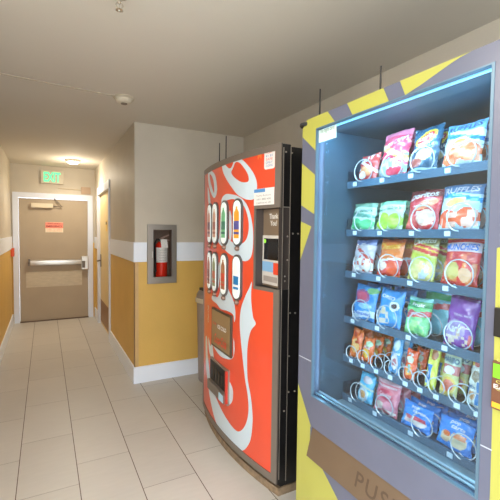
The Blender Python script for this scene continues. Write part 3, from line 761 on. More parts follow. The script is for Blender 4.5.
# inner reveal of the glass with bright edge strips
bm = plate([[(GY1 + .001, GZ0 - .001), (GY1 + .001, GZ1 + .001), (GY0 - .001, GZ1 + .001), (GY0 - .001, GZ0 - .001)], [(GY1 - .004, GZ0 + .004), (GY1 - .004, GZ1 - .004), (GY0 + .008, GZ1 - .004), (GY0 + .008, GZ0 + .004)]],
    lambda a, b, d: (SX - .002 + d, a, b), .015)
obj('glass_gasket', bm, mat('gasket_blue', (92, 120, 138), .35, .2), snack)
# sill rails behind the bottom of the glass
bm = bmesh.new(); tube(bm, [(SX + .05, GY0, .752), (SX + .05, GY1, .752)], .007, 10); tube(bm, [(SX + .03, GY0, .750), (SX + .03, GY1, .750)], .005, 10)
bx(bm, SX + .026, SX + .2, GY0 - .04, GY1, .622, .690)
obj('sill_rail', bm, mat('sill_metal', (150, 176, 190), .3, .5), snack)
# LED strips
M_led = mat('led_strip', (190, 232, 255), .4, emit=.8, ecol=(120, 200, 240))
bm = bmesh.new(); bx(bm, SX + .030, SX + .045, GY0 + .02, GY1 - .01, GZ1 - .004, GZ1 + .0)
obj('led_strip', bm, M_led, snack)['label'] = 'light strip along the top'
bm = bmesh.new(); bx(bm, SX + .030, SX + .042, GY0 - .005, GY0 + .004, GZ0 + .05, GZ1 - .02)
obj('led_strip', bm, M_led, snack)['label'] = 'light strip down the right side'
def area(name, loc, rot, sx, sy, e, col, parent):
    L = bpy.data.lights.new(name, 'AREA'); L.shape = 'RECTANGLE'; L.size = sx; L.size_y = sy; L.energy = e; L.color = col
    o = bpy.data.objects.new(name, L); C.objects.link(o); o.location = loc; o.rotation_euler = rot
    if parent: o.parent = parent; o.matrix_parent_inverse = Matrix.Translation(-parent.location)
    return o
BL = (.40, .76, 1.0)
area('led_glow', (SX + .05, (GY0 + GY1) / 2, GZ1 - .015), (0, math.radians(-35), 0), .02, .74, 3.2, BL, snack)
area('led_glow', (SX + .05, GY0 + .012, 1.36), (math.radians(90), 0, math.radians(35)), .02, 1.15, 2.6, BL, snack)
area('led_glow', (SX + .05, GY1 - .006, 1.36), (math.radians(-90), 0, math.radians(-35)), .02, 1.15, 1.6, BL, snack)

# yellow print patches on the frame
yl = bmesh.new()
def patch(pts, d=.0006):
    sheet(yl, [[p for p in pts]], lambda a, b: (SX - d, min(a, SY1 - .0005), b))
P_ = lambda l: [SP(u, v) for u, v in l]
e1 = GY1 + .001; tz = GZ1 + .001
def clampg(pts, top=False):
    return pts
patch([(SY1, SP(302.8, 137).y), (SY1, SZ - .035), (SY1 - .035, SZ), (SP(327.6, 112.6).x, SZ), (SP(335, 122).x, tz), (e1, tz), (e1, SP(315, 151).y)])
patch([(SY1, SP(302.5, 163.3).y), (e1, SP(315.2, 175).y), (e1, SP(315, 214.3).y), (SY1, SP(302, 205.3).y)])
patch([(SY1, SP(302, 221.4).y), (SP(311.4, 226.5).x, SP(311.4, 226.5).y), (SY1, SP(301, 260).y)])
patch([(SY1, SP(299.6, 384).y), (SP(311.5, 428).x, SP(311.5, 428).y), (1.426, fz1), (1.426, fz0 - .01), (1.36, fz0 - .01), (SP(338, 500).x, SP(338, 500).y), (1.16, .10), (SY1, .10)])
patch([(SP(347, 105.6).x, SZ), (SP(383.4, 90).x, SZ), (SP(389, 100.6).x, tz), (SP(352.6, 115.6).x, tz)])
patch([(SP(400, 83).x, SZ), (SP(472, 49.8).x, SZ), SP(460, 57.5), SP(448, 65.5), SP(434, 75.5), SP(420, 85.6), SP(412, 90.6), (SP(405.4, 93.2).x, tz)])
patch([(.609, 1.475), (SY0, 1.54), (SY0, .10), (.60, .10), (.600, .8)])
obj('yellow_print', yl, M_yel, snack, 'keep')['label'] = 'yellow blocks printed on the frame'
# black label and green label at the right
bm = box(SX - .012, SX - .001, SY0 + .01, .603, onX(497, 336, SX).y, onX(497, 307, SX).y, bev=.003, mi=0)
for i in range(5): put_text(bm, 'CREDIT CARD %', .15, .008, lambda x, y: (SX - .0125, .515 - x, 1.09 + .02 * i + y), mi=1)
obj('card_label', bm, [mat('label_black', (30, 28, 26), .4), mat('label_yellow_ink', (214, 206, 110), .4)], snack)
zg1, zg0 = onX(496, 360, SX).y, onX(496, 408, SX).y
y0g, y1g = SY0 + .01, onX(494, 380, SX).x
bm = box(SX - .012, SX - .001, y0g, y1g, zg0, zg1, bev=.003, mi=0)
bx(bm, SX - .014, SX - .012, y0g, y1g - .004, zg1 - .045, zg1 - .006, mi=1)
bx(bm, SX - .014, SX - .012, y0g, y1g - .004, zg0 + .006, zg0 + .02, mi=2)
put_text(bm, 'EASY PAY', .12, .012, lambda x, y: (SX - .0145, .535 - x, zg1 - .068 + y), mi=3, bold=.02)
obj('payment_label', bm, [mat('label_brown', (112, 72, 50), .4), mat('label_green', (120, 196, 40), .4), mat('label_amber', (230, 170, 50), .4), mat('label_white', (226, 222, 216), .5)], snack)
# white sticker on the glass
a, b_ = onX(318.6, 133, SX + .015), onX(336.5, 131, SX + .015)
zs1 = onX(327, 121.5, SX + .015).y + .004; zs0 = zs1 - .088
bm = box(SX + .012, SX + .015, b_.x, a.x, zs0, min(zs1, GZ1 - .008), mi=0)
put_text(bm, 'The right card', (a.x - b_.x) * .84, .024, lambda x, y: (SX + .0112, (a.x + b_.x) / 2 - x, zs0 + .046 + y), mi=1)
obj('glass_sticker', bm, [mat('sticker_mint', (206, 228, 220), .5), mat('ink_green_grey', (90, 116, 104), .5)], snack)
# push flap, leaning outwards at the foot
M_flap = mat('flap_brown', (116, 96, 76), .45, .25, var=.05, vscale=5)
bm = bmesh.new(); yf0, yf1 = .662, 1.416
def flap(a, z, d=0): # a = y
    t = (fz1 - z) / (fz1 - fz0); return (SX + .008 - .034 * t - d, a, z)
V = [bm.verts.new(flap(y, z, d)) for d in (0, -.008) for y, z in ((yf1, fz0 - .005), (yf1, fz1 - .002), (yf0, fz1 - .002), (yf0, fz0 - .005))]
for q in ((0, 1, 2, 3), (7, 6, 5, 4), (0, 4, 5, 1), (1, 5, 6, 2), (2, 6, 7, 3), (3, 7, 4, 0)): bm.faces.new([V[i] for i in q])
fl = obj('push_flap', bm, M_flap, snack)
bm = bmesh.new(); c0 = onX(379, 488, SX - .01)
wl = onX(356, 478, SX - .01).x - onX(404, 510, SX - .01).x
put_text(bm, 'PUSH', wl, .058, lambda x, y: flap(onX(356, 478, SX - .01).x - wl / 2 - x, (fz0 + fz1) / 2 - .004 + y, .0012), bold=.01, spacing=1.2)
obj('push_lettering', bm, mat('flap_letter', (94, 76, 60), .5, .2), fl, 'keep')
obj('delivery_bin', box(SX + .03, SX + .30, .66, 1.418, .14, .598), mat('bin_black', (20, 20, 22), .6), snack)
obj('kick_base', box(SX + .03, 1.88, SY0 + .03, SY1 - .02, 0, .1), M_cab, snack)
# corner hinge cap and aerials
bm = lathe(bmesh.new(), [(.032, 0), (.036, .006), (.034, .016), (.012, .02)], SX + .02, SY1 - .008, 20, base=SZ - .026)
obj('hinge_cap', bm, mat('rubber_black', (34, 32, 32), .6), snack, True)
for (u, vt) in ((320.2, 89), (381, 66)):
    X = SX + .06; p = onX(u, vt, X); b = bmesh.new(); tube(b, [(X, p.x, SZ - .02), (X, p.x, SZ + .01), (X, p.x, p.y)], [.009, .0042, .0032], 8)
    a_ = obj('aerial', b, mat('aerial_dark', (40, 34, 28), .5), snack)
    if u < 350:
        b = bmesh.new(); tube(b, [(X, p.x, SZ - .005), (X, p.x, SZ + .022)], .005, 8); obj('red_collar', b, mat('collar_red', (214, 70, 50), .4), a_)
# scratches on the frame
for (y0, y1, z) in ((1.43, 1.525, .905), (.60, .632, .905)): obj('frame_seam', box(SX - .0008, SX, y0, y1, z, z + .003), mat('seam_pale', (190, 196, 206), .5), snack)

# ---- trays
XS = 1.30
SH = [1.760, 1.531, 1.331, 1.110, .917, .725]
M_tray = mat('tray_grey', (52, 66, 82), .4, .4)
M_rail = mat('tray_rail', (84, 116, 142), .35, .3)
M_tag = mat('price_tag', (220, 236, 246), .4)
COLS = {0: [1.325, 1.160, 1.012, .852, .695], 1: [1.318, 1.165, 1.0, .845, .69], 2: [1.318, 1.165, 1.0, .845, .69], 3: [1.318, 1.165, 1.0, .84, .69],
        4: [1.372, 1.295, 1.214, 1.135, 1.058, .988, .918, .835, .762, .69], 5: [1.322, 1.165, .975, .805, .65]}
M_coil = mat('coil_wire', (214, 224, 230), .25, .3)
for r, z in enumerate(SH):
    bm = bmesh.new()
    bx(bm, XS, 1.80, IY0 + .01, IY1 - .01, z - .018, z - .012)
    cs = COLS[r]
    for i in range(len(cs) - 1):
        m_ = (cs[i] + cs[i + 1]) / 2; bx(bm, XS + .02, 1.79, m_ - .001, m_ + .001, z - .012, z + .02)
    bx(bm, XS, 1.80, IY1 - .014, IY1 - .011, z - .012, z + .05)
    tr = obj('tray', bm, M_tray, snack)
    obj('tray_rail', box(XS - .008, XS, IY0 + .01, IY1 - .01, z - .034, z - .001, bev=.001), M_rail, tr)
    for y in cs:
        bm = bmesh.new(); bx(bm, XS - .011, XS - .008, y - .016 + .05 * (r != 4), y + .006 + .05 * (r != 4), z - .026, z - .008)
        obj('price_tag', bm, M_tag, tr)
    for y in cs:
        rad = .030 if r == 4 else (.044 if r == 5 else .050)
        pts = []; turns = 6 if r != 4 else 8; L = .46; n = 22
        for k in range(turns * n + n + 1):
            a = -PI / 2 + 2 * PI * k / n
            pts.append((XS - .013 + (.020 * k / n if k <= n else .020 + L * (k - n) / (turns * n)), y + rad * math.cos(a), z - .012 + rad + .004 + rad * math.sin(a)))
        obj('coil', tube(bmesh.new(), pts, .0023, 6), M_coil, snack, True)

# ------------------------------------------------------------------ snack bags
def foil(col):
    k = 'foil_%d_%d_%d' % tuple(col)
    return mat(k, col, .24, .0, bump=.8, bscale=42, spec=.9, var=.12, vscale=38)
def scol(s): return [x for x in s if isinstance(x, tuple)][0]
def inshape(s, u, v):
    k = s[0]
    if k == 'band': return s[1] <= v + s[3] * (u - .5) <= s[2]
    if k == 'ell':
        x, y = u - s[1], v - s[2]; a = s[6] if len(s) > 6 else 0; c, sn = math.cos(a), math.sin(a)
        x, y = x * c + y * sn, -x * sn + y * c
        return (x / s[3]) ** 2 + (y / s[4]) ** 2 <= 1
    if k == 'rect': return s[1] <= u <= s[2] and s[3] <= v <= s[4]
    if k == 'spk':   # loose speckle of pieces
        h = math.sin(int(u * s[5]) * 12.9898 + int(v * s[5] * 1.4) * 78.233 + s[6]) * 43758.5453
        return s[1] <= u <= s[2] and s[3] <= v <= s[4] and (h - math.floor(h)) < .5
def bagmesh(w, h, t, shapes, base, texts, seed, nu=30, nv=38, hard=False):
    rnd = random.Random(seed); ph = [rnd.uniform(0, 6.28) for _ in range(6)]
    cols = [base]
    for s in shapes:
        if scol(s) not in cols: cols.append(scol(s))
    for x in texts:
        if x[5] not in cols: cols.append(x[5])
    def surf(u, v, side, off=0):
        a, b = 2 * u - 1, 2 * v - 1
        vv = 1 - abs(b) ** (5 if hard else 3); uu = 1 - abs(a) ** (6 if hard else 2.4)
        k = max(vv, 0) ** .6 * max(uu, 0) ** .6
        wr = .0022 * math.sin(9 * u + 13 * v + ph[0]) + .0018 * math.sin(21 * v - 8 * u + ph[1]) + .0016 * math.sin(17 * u + ph[2]) * (abs(b) ** 2)
        wr += .003 * math.sin(26 * u + ph[4]) * max(0, abs(b) - .6)
        x = side * (t / 2 * k + wr * (1 if side < 0 else .6) * (0 if hard else 1)) + (.0 if side < 0 else .0006)
        wid = w * (1 - .05 * (1 - b * b) + .012 * math.sin(7 * v + ph[3]))
        z = h * v + (.003 * math.sin(5 * u + ph[5]) if not hard else 0) * b
        return Vector((x + side * off, -a * wid / 2, z))
    bm = bmesh.new()
    for side in (-1, 1):
        G = [[bm.verts.new(surf(i / nu, j / nv, side)) for i in range(nu + 1)] for j in range(nv + 1)]
        for j in range(nv):
            for i in range(nu):
                f = bm.faces.new((G[j][i], G[j][i + 1], G[j + 1][i + 1], G[j + 1][i]))
                u, v = (i + .5) / nu, (j + .5) / nv; c = base
                if side > 0: u = 1 - u
                for s in shapes:
                    if inshape(s, u, v): c = scol(s)
                f.material_index = cols.index(c)
    bmesh.ops.remove_doubles(bm, verts=bm.verts, dist=.0008)
    bmesh.ops.recalc_face_normals(bm, faces=bm.faces)
    for s, cu, cv, tw, th, col, rot, shear in texts:
        put_text(bm, s, tw * w, th * h, lambda x, y: surf(min(max(cu + x / w, .02), .98), min(max(cv + y / h, .02), .98), -1, .0025), shear=shear, bold=.02, mi=cols.index(col), rot=rot)
    return bm, [foil(c) for c in cols]
def copybag(o, loc, label, rz):
    c = o.copy(); C.objects.link(c); c.location = loc; c.rotation_euler = (0, o.rotation_euler.y, rz); c['label'] = label
    return c
WH = (232, 236, 240); RE = (214, 60, 56); YE_ = (244, 206, 70); BLU = (50, 130, 214); DK = (38, 56, 74)
ORD = ['second', 'third', 'fourth', 'fifth']
def bag(name, cat, label, r, bl, br, tl, tr, base, shapes, texts, deep=1, pitch=.07, thick=.045, back=None, hard=False, group=None, lean=.22, yfix=None, hfix=None, wfix=None):
    XB = XS + .018
    A, B = onX(*bl, XB), onX(*br, XB)
    w = max(A.x - B.x, .03); yc = (A.x + B.x) / 2
    z0 = SH[r] - .010
    # height from the top edge, which leans back
    mid = ((tl[0] + tr[0]) / 2, (tl[1] + tr[1]) / 2)
    h = .2
    for _ in range(6):
        T = onX(mid[0], mid[1], XB + math.sin(lean) * h); h = (T.y - z0) / math.cos(lean)
    wt = onX(*tl, XB + math.sin(lean) * h).x - onX(*tr, XB + math.sin(lean) * h).x
    w = max(w, .35 * w + .65 * wt) if r != 4 else (w + max(wt, w)) / 2
    if hfix: h = hfix
    if wfix: w = wfix
    if yfix: yc = yfix
    print(label[:30], 'y %.3f w %.3f h %.3f' % (yc, w, h))
    bm, ms = bagmesh(w, h, thick, shapes, base, texts, hash(label) % 1000 if False else sum(map(ord, label)), hard=hard)
    o = obj(name, bm, ms, None, 'keep')
    for p in o.data.polygons: p.use_smooth = True
    o.location = (XB, yc, z0 + .004); o.rotation_euler = (0, lean, random.uniform(-.04, .04))
    tag(o, label, cat, group)
    cur = o
    for i in range(deep):
        c = copybag(o, (XB + pitch * (i + 1), yc + random.uniform(-.004, .004), z0 + .004), label + ', ' + ORD[i] + ' in its coil', random.uniform(-.05, .05))
    return o
g = ['snack bags on tray row %s' % x for x in ('one', 'two', 'three', 'four', 'five', 'six')]
# row 1
bag('chip_bag', 'chip bag', 'small red and orange chip bag on the top tray', 0, (358, 179), (377, 175), (367, 157), (379, 154), (206, 70, 66),
    [('ell', .5, .35, .34, .2, (242, 160, 110)), ('band', .5, .6, .5, WH), ('ell', .3, .2, .2, .14, WH)], [('HOT', .5, .78, .7, .16, WH, .2, .3)], group=g[0])
bag('chip_bag', 'chip bag', 'pink snack bag with slanted white name on the top tray', 0, (380, 174), (404, 169), (382, 136), (413, 131), (224, 74, 104),
    [('band', .0, .42, -.1, (156, 174, 178)), ('ell', .62, .12, .3, .1, (222, 60, 84)), ('band', .46, .58, .35, (246, 200, 110)), ('band', .38, .45, .35, (206, 50, 80)), ('spk', .1, .9, .18, .38, 9, 2.0, (220, 232, 232)), ('band', .88, 1.1, 0, (238, 130, 156))],
    [("ANDY CAPP'S", .5, .72, .92, .11, WH, .22, .2), ('HOT FRIES', .5, .32, .8, .07, WH, .2, 0)], deep=2, group=g[0])
bag('chip_bag', 'chip bag', 'dark teal chip bag with yellow disc on the top tray', 0, (408, 168), (437, 163), (420, 129), (446, 126), (40, 84, 110),
    [('ell', .55, .72, .36, .15, YE_, .25), ('ell', .55, .72, .3, .09, (206, 60, 56), .25), ('ell', .55, .36, .3, .13, (222, 196, 150)), ('ell', .3, .2, .22, .1, (176, 90, 80)), ('band', .02, .07, 0, (176, 200, 214))],
    [("Lay's", .55, .72, .5, .12, WH, .25, .3), ('BARBECUE', .55, .52, .7, .06, WH, .2, 0)], deep=1, group=g[0])
bag('chip_bag', 'chip bag', 'blue, white and orange chip bag right on the top tray', 0, (441, 163), (482, 156), (458, 127), (485, 120), (206, 226, 240),
    [('band', .80, 1.1, .05, (120, 176, 220)), ('band', .6, .7, .2, (36, 120, 196)), ('ell', .42, .55, .26, .08, (240, 196, 90), .15), ('ell', .27, .24, .26, .2, (238, 122, 74)), ('ell', .72, .28, .28, .2, (238, 122, 74)), ('spk', .1, .95, .08, .4, 8, 1.0, (246, 160, 120))],
    [('RUFFLES', .52, .87, .86, .13, (54, 74, 120), .06, .15)], deep=1, group=g[0])
# row 2
bag('chip_bag', 'chip bag', 'pale green and white chip bag leftmost on the second tray', 1, (350.5, 227), (374, 227), (362, 204), (377, 204), (196, 232, 216),
    [('band', .82, 1.1, 0, (126, 168, 146)), ('ell', .3, .22, .26, .2, (90, 208, 140)), ('ell', .75, .2, .26, .18, (104, 214, 150)), ('band', .46, .58, .1, (110, 176, 160))],
    [("Miss Vickie's", .5, .66, .84, .11, (44, 130, 110), .1, .3)], deep=2, group=g[1])
bag('chip_bag', 'chip bag', 'lime green and white chip bag on the second tray', 1, (376, 227), (402, 226), (386, 203), (405, 201), (206, 240, 212),
    [('band', .84, 1.1, 0, (140, 214, 180)), ('ell', .3, .3, .3, .28, (186, 230, 70)), ('ell', .76, .3, .26, .26, (170, 222, 80))],
    [("Miss Vickie's", .5, .70, .84, .11, (80, 150, 110), .1, .3)], deep=2, group=g[1])
bag('chip_bag', 'chip bag', 'red tortilla chip bag on the second tray', 1, (405, 226), (438, 225), (416, 193), (447, 189), (204, 54, 62),
    [('band', .82, 1.1, 0, (126, 50, 60)), ('ell', .62, .62, .34, .1, (236, 150, 110), .3), ('ell', .66, .30, .26, .2, (226, 190, 170)), ('spk', .3, .9, .12, .46, 8, 3.0, (230, 226, 226)), ('ell', .2, .2, .2, .2, (238, 100, 96))],
    [('Doritos', .5, .84, .84, .13, WH, .15, .2), ('NACHO', .5, .6, .5, .06, WH, .15, 0)], deep=1, group=g[1])
bag('chip_bag', 'chip bag', 'blue and orange ridged chip bag on the second tray', 1, (438, 225), (479, 223), (448, 188), (483, 184), (196, 226, 242),
    [('band', .78, 1.1, .05, (94, 140, 190)), ('band', .66, .76, .15, (50, 150, 220)), ('ell', .42, .6, .26, .09, (240, 210, 130), .15), ('ell', .26, .24, .26, .2, (240, 104, 62)), ('ell', .74, .27, .27, .21, (240, 104, 62)), ('spk', .1, .95, .06, .42, 8, 5.0, (246, 196, 176))],
    [('RUFFLES', .52, .86, .86, .13, (216, 224, 240), .06, .15)], deep=1, group=g[1])
# row 3
bag('chip_bag', 'chip bag', 'white bag with red swoosh leftmost on the third tray', 2, (352, 271), (372, 272), (362, 241), (378, 240.5), (206, 206, 222),
    [('band', .82, 1.1, 0, (126, 148, 206)), ('band', .54, .66, .5, (206, 76, 66)), ('spk', .0, 1, .05, .5, 10, 7.0, (226, 104, 78)), ('spk', .0, 1, .05, .42, 7, 2.0, (236, 232, 226))],
    [('Ruffles', .42, .80, .7, .16, WH, .1, .3)], deep=1, group=g[2])
bag('chip_bag', 'chip bag', 'orange and red cheese puff bag on the third tray', 2, (376, 272), (400, 274), (386, 241), (404, 240), (236, 132, 54),
    [('band', .0, .42, -.1, (222, 60, 48)), ('ell', .72, .22, .22, .17, (240, 96, 60)), ('ell', .3, .26, .2, .12, (236, 210, 196)), ('band', .40, .46, -.1, WH), ('band', .93, 1.1, 0, (206, 90, 50))],
    [('Cheetos', .5, .80, .84, .17, YE_, .1, .2)], deep=2, group=g[2])
bag('chip_bag', 'chip bag', 'yellow green and red cheese puff bag on the third tray', 2, (408, 272), (433, 277), (414, 241), (442, 237), (218, 214, 120),
    [('band', .84, 1.1, .1, (150, 140, 90)), ('band', .64, .82, .15, (224, 74, 62)), ('band', .72, .76, .15, YE_), ('band', .46, .6, .15, (196, 210, 70)), ('ell', .6, .22, .26, .18, (196, 214, 224)), ('spk', .1, .9, .04, .46, 8, 4.0, (234, 216, 150))],
    [('Cheetos', .5, .90, .84, .12, (236, 240, 220), .14, .2)], deep=1, group=g[2])
bag('chip_bag', 'chip bag', 'red snack mix bag with blue lettering on the third tray', 2, (441, 277), (477, 281), (444, 237), (481, 236), (218, 60, 58),
    [('band', .92, 1.1, 0, (240, 190, 70)), ('spk', .05, .95, .04, .46, 8, 6.0, (238, 138, 76)), ('ell', .35, .28, .2, .17, (212, 190, 110)), ('ell', .7, .22, .18, .13, (240, 190, 150)), ('band', .66, .84, 0, (232, 210, 214)), ('spk', .2, .8, .5, .62, 7, 2.0, (240, 120, 70))],
    [('MUNCHIES', .5, .75, .92, .13, (30, 120, 214), 0, .1)], deep=1, group=g[2])
bag('chip_bag', 'chip bag', 'blue edged bag at the far right end of the third tray', 2, (482, 280), (515, 283), (483, 238), (520, 236), (60, 140, 206),
    [('band', .7, .84, 0, (120, 200, 236)), ('spk', .05, .95, .05, .4, 8, 3.0, (206, 196, 160))], [('CHIPS', .5, .77, .8, .12, WH, 0, 0)], deep=0, group=g[2], yfix=.692, wfix=.14, hfix=.21)
# row 4
bag('snack_bag', 'snack bag', 'blue bag with red crest leftmost on the fourth tray', 3, (352, 314), (374, 316), (362, 287), (379, 286), (54, 148, 220),
    [('ell', .42, .66, .34, .2, (150, 90, 140)), ('ell', .42, .66, .24, .14, (206, 90, 120)), ('band', .06, .24, -.1, (206, 226, 240)), ('ell', .6, .4, .3, .08, (150, 206, 240)), ('ell', .8, .86, .2, .1, (120, 190, 130))],
    [('Dipped', .5, .17, .8, .12, (38, 110, 196), -.05, 0)], deep=2, group=g[3])
bag('snack_bag', 'snack bag', 'bright blue cookie bag second on the fourth tray', 3, (377, 318), (400, 323), (387, 291), (405, 291), (46, 150, 224),
    [('ell', .72, .56, .2, .13, (226, 232, 240)), ('ell', .72, .56, .12, .07, (70, 60, 70)), ('spk', .0, .6, .08, .4, 7, 2.0, (216, 206, 190)), ('ell', .3, .42, .12, .1, (230, 214, 180))],
    [('OREO', .45, .78, .6, .1, WH, -.1, 0)], deep=2, group=g[3])
bag('snack_bag', 'snack bag', 'green bag with a red ribbon in the middle of the fourth tray', 3, (404, 325), (428, 331), (417, 299), (437, 300), (120, 206, 136),
    [('band', .72, .90, -.05, (40, 150, 90)), ('band', .90, 1.1, 0, (130, 206, 206)), ('band', .46, .60, -.12, (222, 84, 90)), ('ell', .3, .55, .14, .1, (200, 80, 90)), ('spk', .1, .9, .05, .36, 8, 4.0, (170, 232, 150))],
    [('Fruit', .55, .80, .5, .1, WH, -.05, 0), ('Crisps', .6, .53, .5, .08, WH, -.08, 0)], deep=0, group=g[3])
bag('snack_bag', 'snack bag', 'purple nut mix bag with white script on the fourth tray', 3, (443, 334), (474, 339), (456, 299), (482, 298), (136, 78, 172),
    [('band', .93, 1.1, 0, (100, 50, 130)), ('ell', .42, .32, .36, .2, (170, 150, 196)), ('spk', .1, .95, .03, .22, 9, 4.0, (222, 206, 190)), ('spk', .5, .95, .2, .4, 8, 1.0, (214, 190, 170)), ('rect', .86, .98, .0, .25, (210, 80, 80))],
    [("Kar's", .40, .36, .52, .18, WH, -.05, .3), ('TRAIL MIX', .6, .62, .6, .05, (206, 190, 224), 0, 0)], deep=0, group=g[3])
# light blue bags standing behind the two front bags of tray four
lb, lm = bagmesh(.135, .20, .045, [('band', .70, .84, -.05, (56, 170, 110)), ('band', .84, 1.1, 0, (70, 170, 220)), ('band', .5, .62, -.1, (210, 90, 96))], (120, 196, 214), [], 31)
tb = obj('snack_bag', lb, lm, None, 'keep')
for p in tb.data.polygons: p.use_smooth = True
tb.rotation_euler = (0, .2, .03); tb.location = (XS + .098, 1.004, SH[3] - .006); tag(tb, 'sky blue topped bag right behind the green ribboned bag on the fourth tray', 'snack bag', 'light blue topped bags on tray four')
for X, y, l in ((XS + .168, 1.0, 'sky blue topped bag third in the green bag coil on the fourth tray'), (XS + .09, .842, 'sky blue topped bag right behind the purple nut mix bag'), (XS + .16, .838, 'sky blue topped bag third in the purple bag coil')):
    copybag(tb, (X, y, SH[3] - .006), l, random.uniform(-.05, .05))
# row 5 narrow items
bag('candy_bar', 'candy bar', 'orange cracker pack at the far left of the fifth tray', 4, (351, 355), (361, 358), (354, 330), (365, 329), (236, 122, 60), [('ell', .5, .4, .35, .25, (240, 190, 120)), ('spk', .1, .9, .5, .9, 5, 1.0, (214, 90, 60))], [], deep=3, pitch=.055, thick=.024, group=g[4], yfix=1.372)
bag('candy_bar', 'candy bar', 'orange peanut candy pack second on the fifth tray', 4, (361, 358), (371, 361), (363, 338), (374, 338), (238, 110, 44), [('ell', .45, .35, .3, .2, (248, 200, 90)), ('ell', .6, .75, .3, .12, (190, 226, 190))], [('Nut', .5, .6, .6, .14, WH, 0, 0)], deep=3, pitch=.055, thick=.024, group=g[4], yfix=1.295)
bag('candy_bar', 'candy bar', 'blue and white cookie sleeve on the fifth tray', 4, (388, 367), (398, 371), (394, 337), (404, 337), (70, 160, 214), [('ell', .5, .75, .3, .16, (206, 230, 240)), ('ell', .5, .3, .34, .2, (226, 222, 222)), ('ell', .5, .3, .2, .1, (190, 120, 130))], [('Chips', .5, .52, .8, .1, WH, .1, 0)], deep=1, pitch=.055, thick=.024, group=g[4], yfix=1.135)
bag('candy_bar', 'candy bar', 'bright orange cracker pack right of the blue cookie sleeve', 4, (402, 373), (413, 377), (405, 348), (416, 351), (240, 96, 50), [('ell', .5, .66, .3, .12, (220, 226, 200)), ('ell', .5, .3, .3, .18, (250, 170, 80)), ('rect', .4, .6, .2, .5, (140, 206, 196))], [('PB', .5, .85, .5, .1, WH, 0, 0)], deep=1, pitch=.055, thick=.024, group=g[4], yfix=1.058)
bag('candy_bar', 'candy bar', 'tall yellow and blue candy bar on the fifth tray', 4, (421, 381), (431, 384), (427, 341), (438, 342), (226, 226, 96), [('rect', .1, .55, .08, .5, (56, 140, 214)), ('ell', .6, .72, .3, .12, (190, 120, 80))], [('MILK', .35, .3, .5, .06, WH, 1.57, 0)], deep=1, pitch=.055, thick=.022, group=g[4], yfix=.962)
bag('gummy_bag', 'candy bag', 'clear gold gummy bear bag on the fifth tray', 4, (435, 385), (450, 389), (441, 344), (459, 345), (206, 206, 140), [('band', .60, .78, 0, (196, 214, 190)), ('band', .42, .6, 0, (206, 120, 120)), ('ell', .5, .5, .3, .08, WH), ('ell', .5, .2, .42, .18, (232, 196, 90)), ('ell', .5, .2, .32, .12, (222, 120, 100))], [('HARIBO', .5, .70, .9, .11, (30, 96, 140), 0, 0)], deep=1, pitch=.055, thick=.03, group=g[4], yfix=.885)
bag('candy_bar', 'candy bar', 'white yellow and blue candy pack at the right of the fifth tray', 4, (456, 392), (469, 396), (462, 354), (473, 355), (214, 222, 214), [('band', .82, 1.1, 0, (240, 200, 80)), ('ell', .5, .86, .2, .07, (220, 90, 80)), ('ell', .5, .6, .3, .12, (160, 150, 130)), ('ell', .4, .2, .25, .1, (206, 160, 120)), ('rect', .7, 1, .05, .5, (60, 140, 210))], [('Mix', .4, .38, .5, .08, (60, 110, 150), 0, 0)], deep=0, pitch=.055, thick=.024, group=g[4], yfix=.79)
bag('candy_bar', 'candy bar', 'yellow pack with a blue stripe behind the right coil of the fifth tray', 4, (472, 392), (484, 396), (474, 352), (486, 354), (236, 206, 96), [('rect', .0, .4, .3, .9, (50, 130, 210))], [], deep=0, thick=.024, group=g[4], yfix=.715)
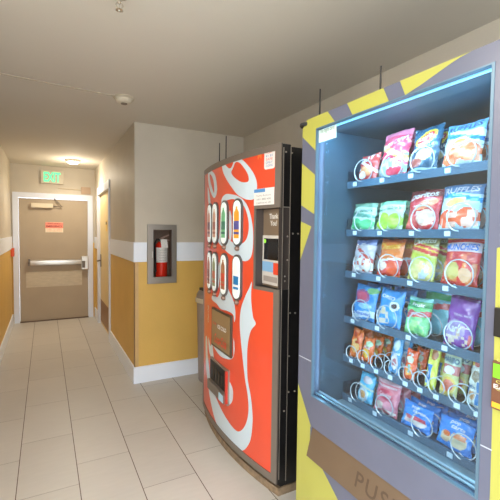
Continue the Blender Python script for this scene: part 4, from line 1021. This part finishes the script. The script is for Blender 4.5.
# row 6
bag('snack_bag', 'snack bag', 'light blue donut pack leftmost on the bottom tray', 5, (358, 400), (371, 404), (362, 374), (378, 375), (84, 190, 234), [('ell', .5, .28, .34, .22, (206, 226, 236)), ('ell', .5, .28, .2, .13, (236, 176, 110)), ('ell', .62, .78, .28, .12, (216, 206, 214)), ('band', .5, .58, .1, (200, 220, 200))], [], deep=1, group=g[5])
bag('snack_bag', 'snack bag', 'pink cookie bag on the bottom tray', 5, (375, 409), (396, 418), (379, 378), (402, 383), (222, 122, 140), [('band', .88, 1.1, 0, (232, 190, 200)), ('ell', .5, .56, .34, .16, (214, 74, 100)), ('ell', .3, .2, .2, .12, (226, 206, 190)), ('ell', .7, .22, .24, .16, (236, 160, 176)), ('spk', .05, .95, .02, .12, 9, 1.0, (240, 226, 220))], [('STRAWBERRY', .5, .8, .84, .06, WH, 0, 0), ('Cookie', .5, .56, .56, .12, (240, 210, 216), 0, .2)], deep=2, group=g[5])
bag('pastry_pack', 'toaster pastry pack', 'blue toaster pastry pack with red picture on the bottom tray', 5, (401, 418), (430, 433), (407, 401), (432, 411), (52, 142, 234), [('ell', .62, .34, .27, .2, (236, 222, 214)), ('rect', .46, .88, .36, .52, (224, 74, 90)), ('ell', .26, .34, .17, .16, (236, 210, 206)), ('ell', .28, .42, .12, .08, (214, 100, 110)), ('ell', .08, .3, .06, .2, (90, 180, 240))], [('pop', .45, .86, .26, .14, WH, 0, .2), ('tarts', .62, .74, .42, .12, WH, 0, .2)], deep=4, pitch=.045, thick=.03, group=g[5], lean=.25)
bag('pastry_pack', 'toaster pastry pack', 'blue toaster pastry pack with orange picture on the bottom tray', 5, (436, 438), (471, 455), (441, 415), (476, 428), (52, 142, 234), [('ell', .66, .36, .25, .24, (226, 206, 170)), ('rect', .5, .86, .42, .58, (230, 140, 90)), ('ell', .27, .34, .16, .18, (222, 196, 160)), ('ell', .3, .46, .1, .1, (226, 110, 50)), ('ell', .08, .3, .06, .2, (90, 180, 240))], [('pop', .5, .88, .28, .13, WH, 0, .2), ('tarts', .62, .76, .40, .11, WH, 0, .2)], deep=4, pitch=.045, thick=.03, group=g[5], lean=.25)

# ------------------------------------------------------------------ daylight from the open lobby behind the camera
w = bpy.data.worlds.new('world'); SC.world = w; w.use_nodes = True
bg = w.node_tree.nodes['Background']; bg.inputs[0].default_value = (.86, .935, 1.02, 1); bg.inputs[1].default_value = 3.5

SC.view_settings.view_transform = 'Standard'; SC.view_settings.look = 'None'; SC.view_settings.gamma = 1
SC.view_settings.use_curve_mapping = False; SC.view_settings.exposure = 0.43
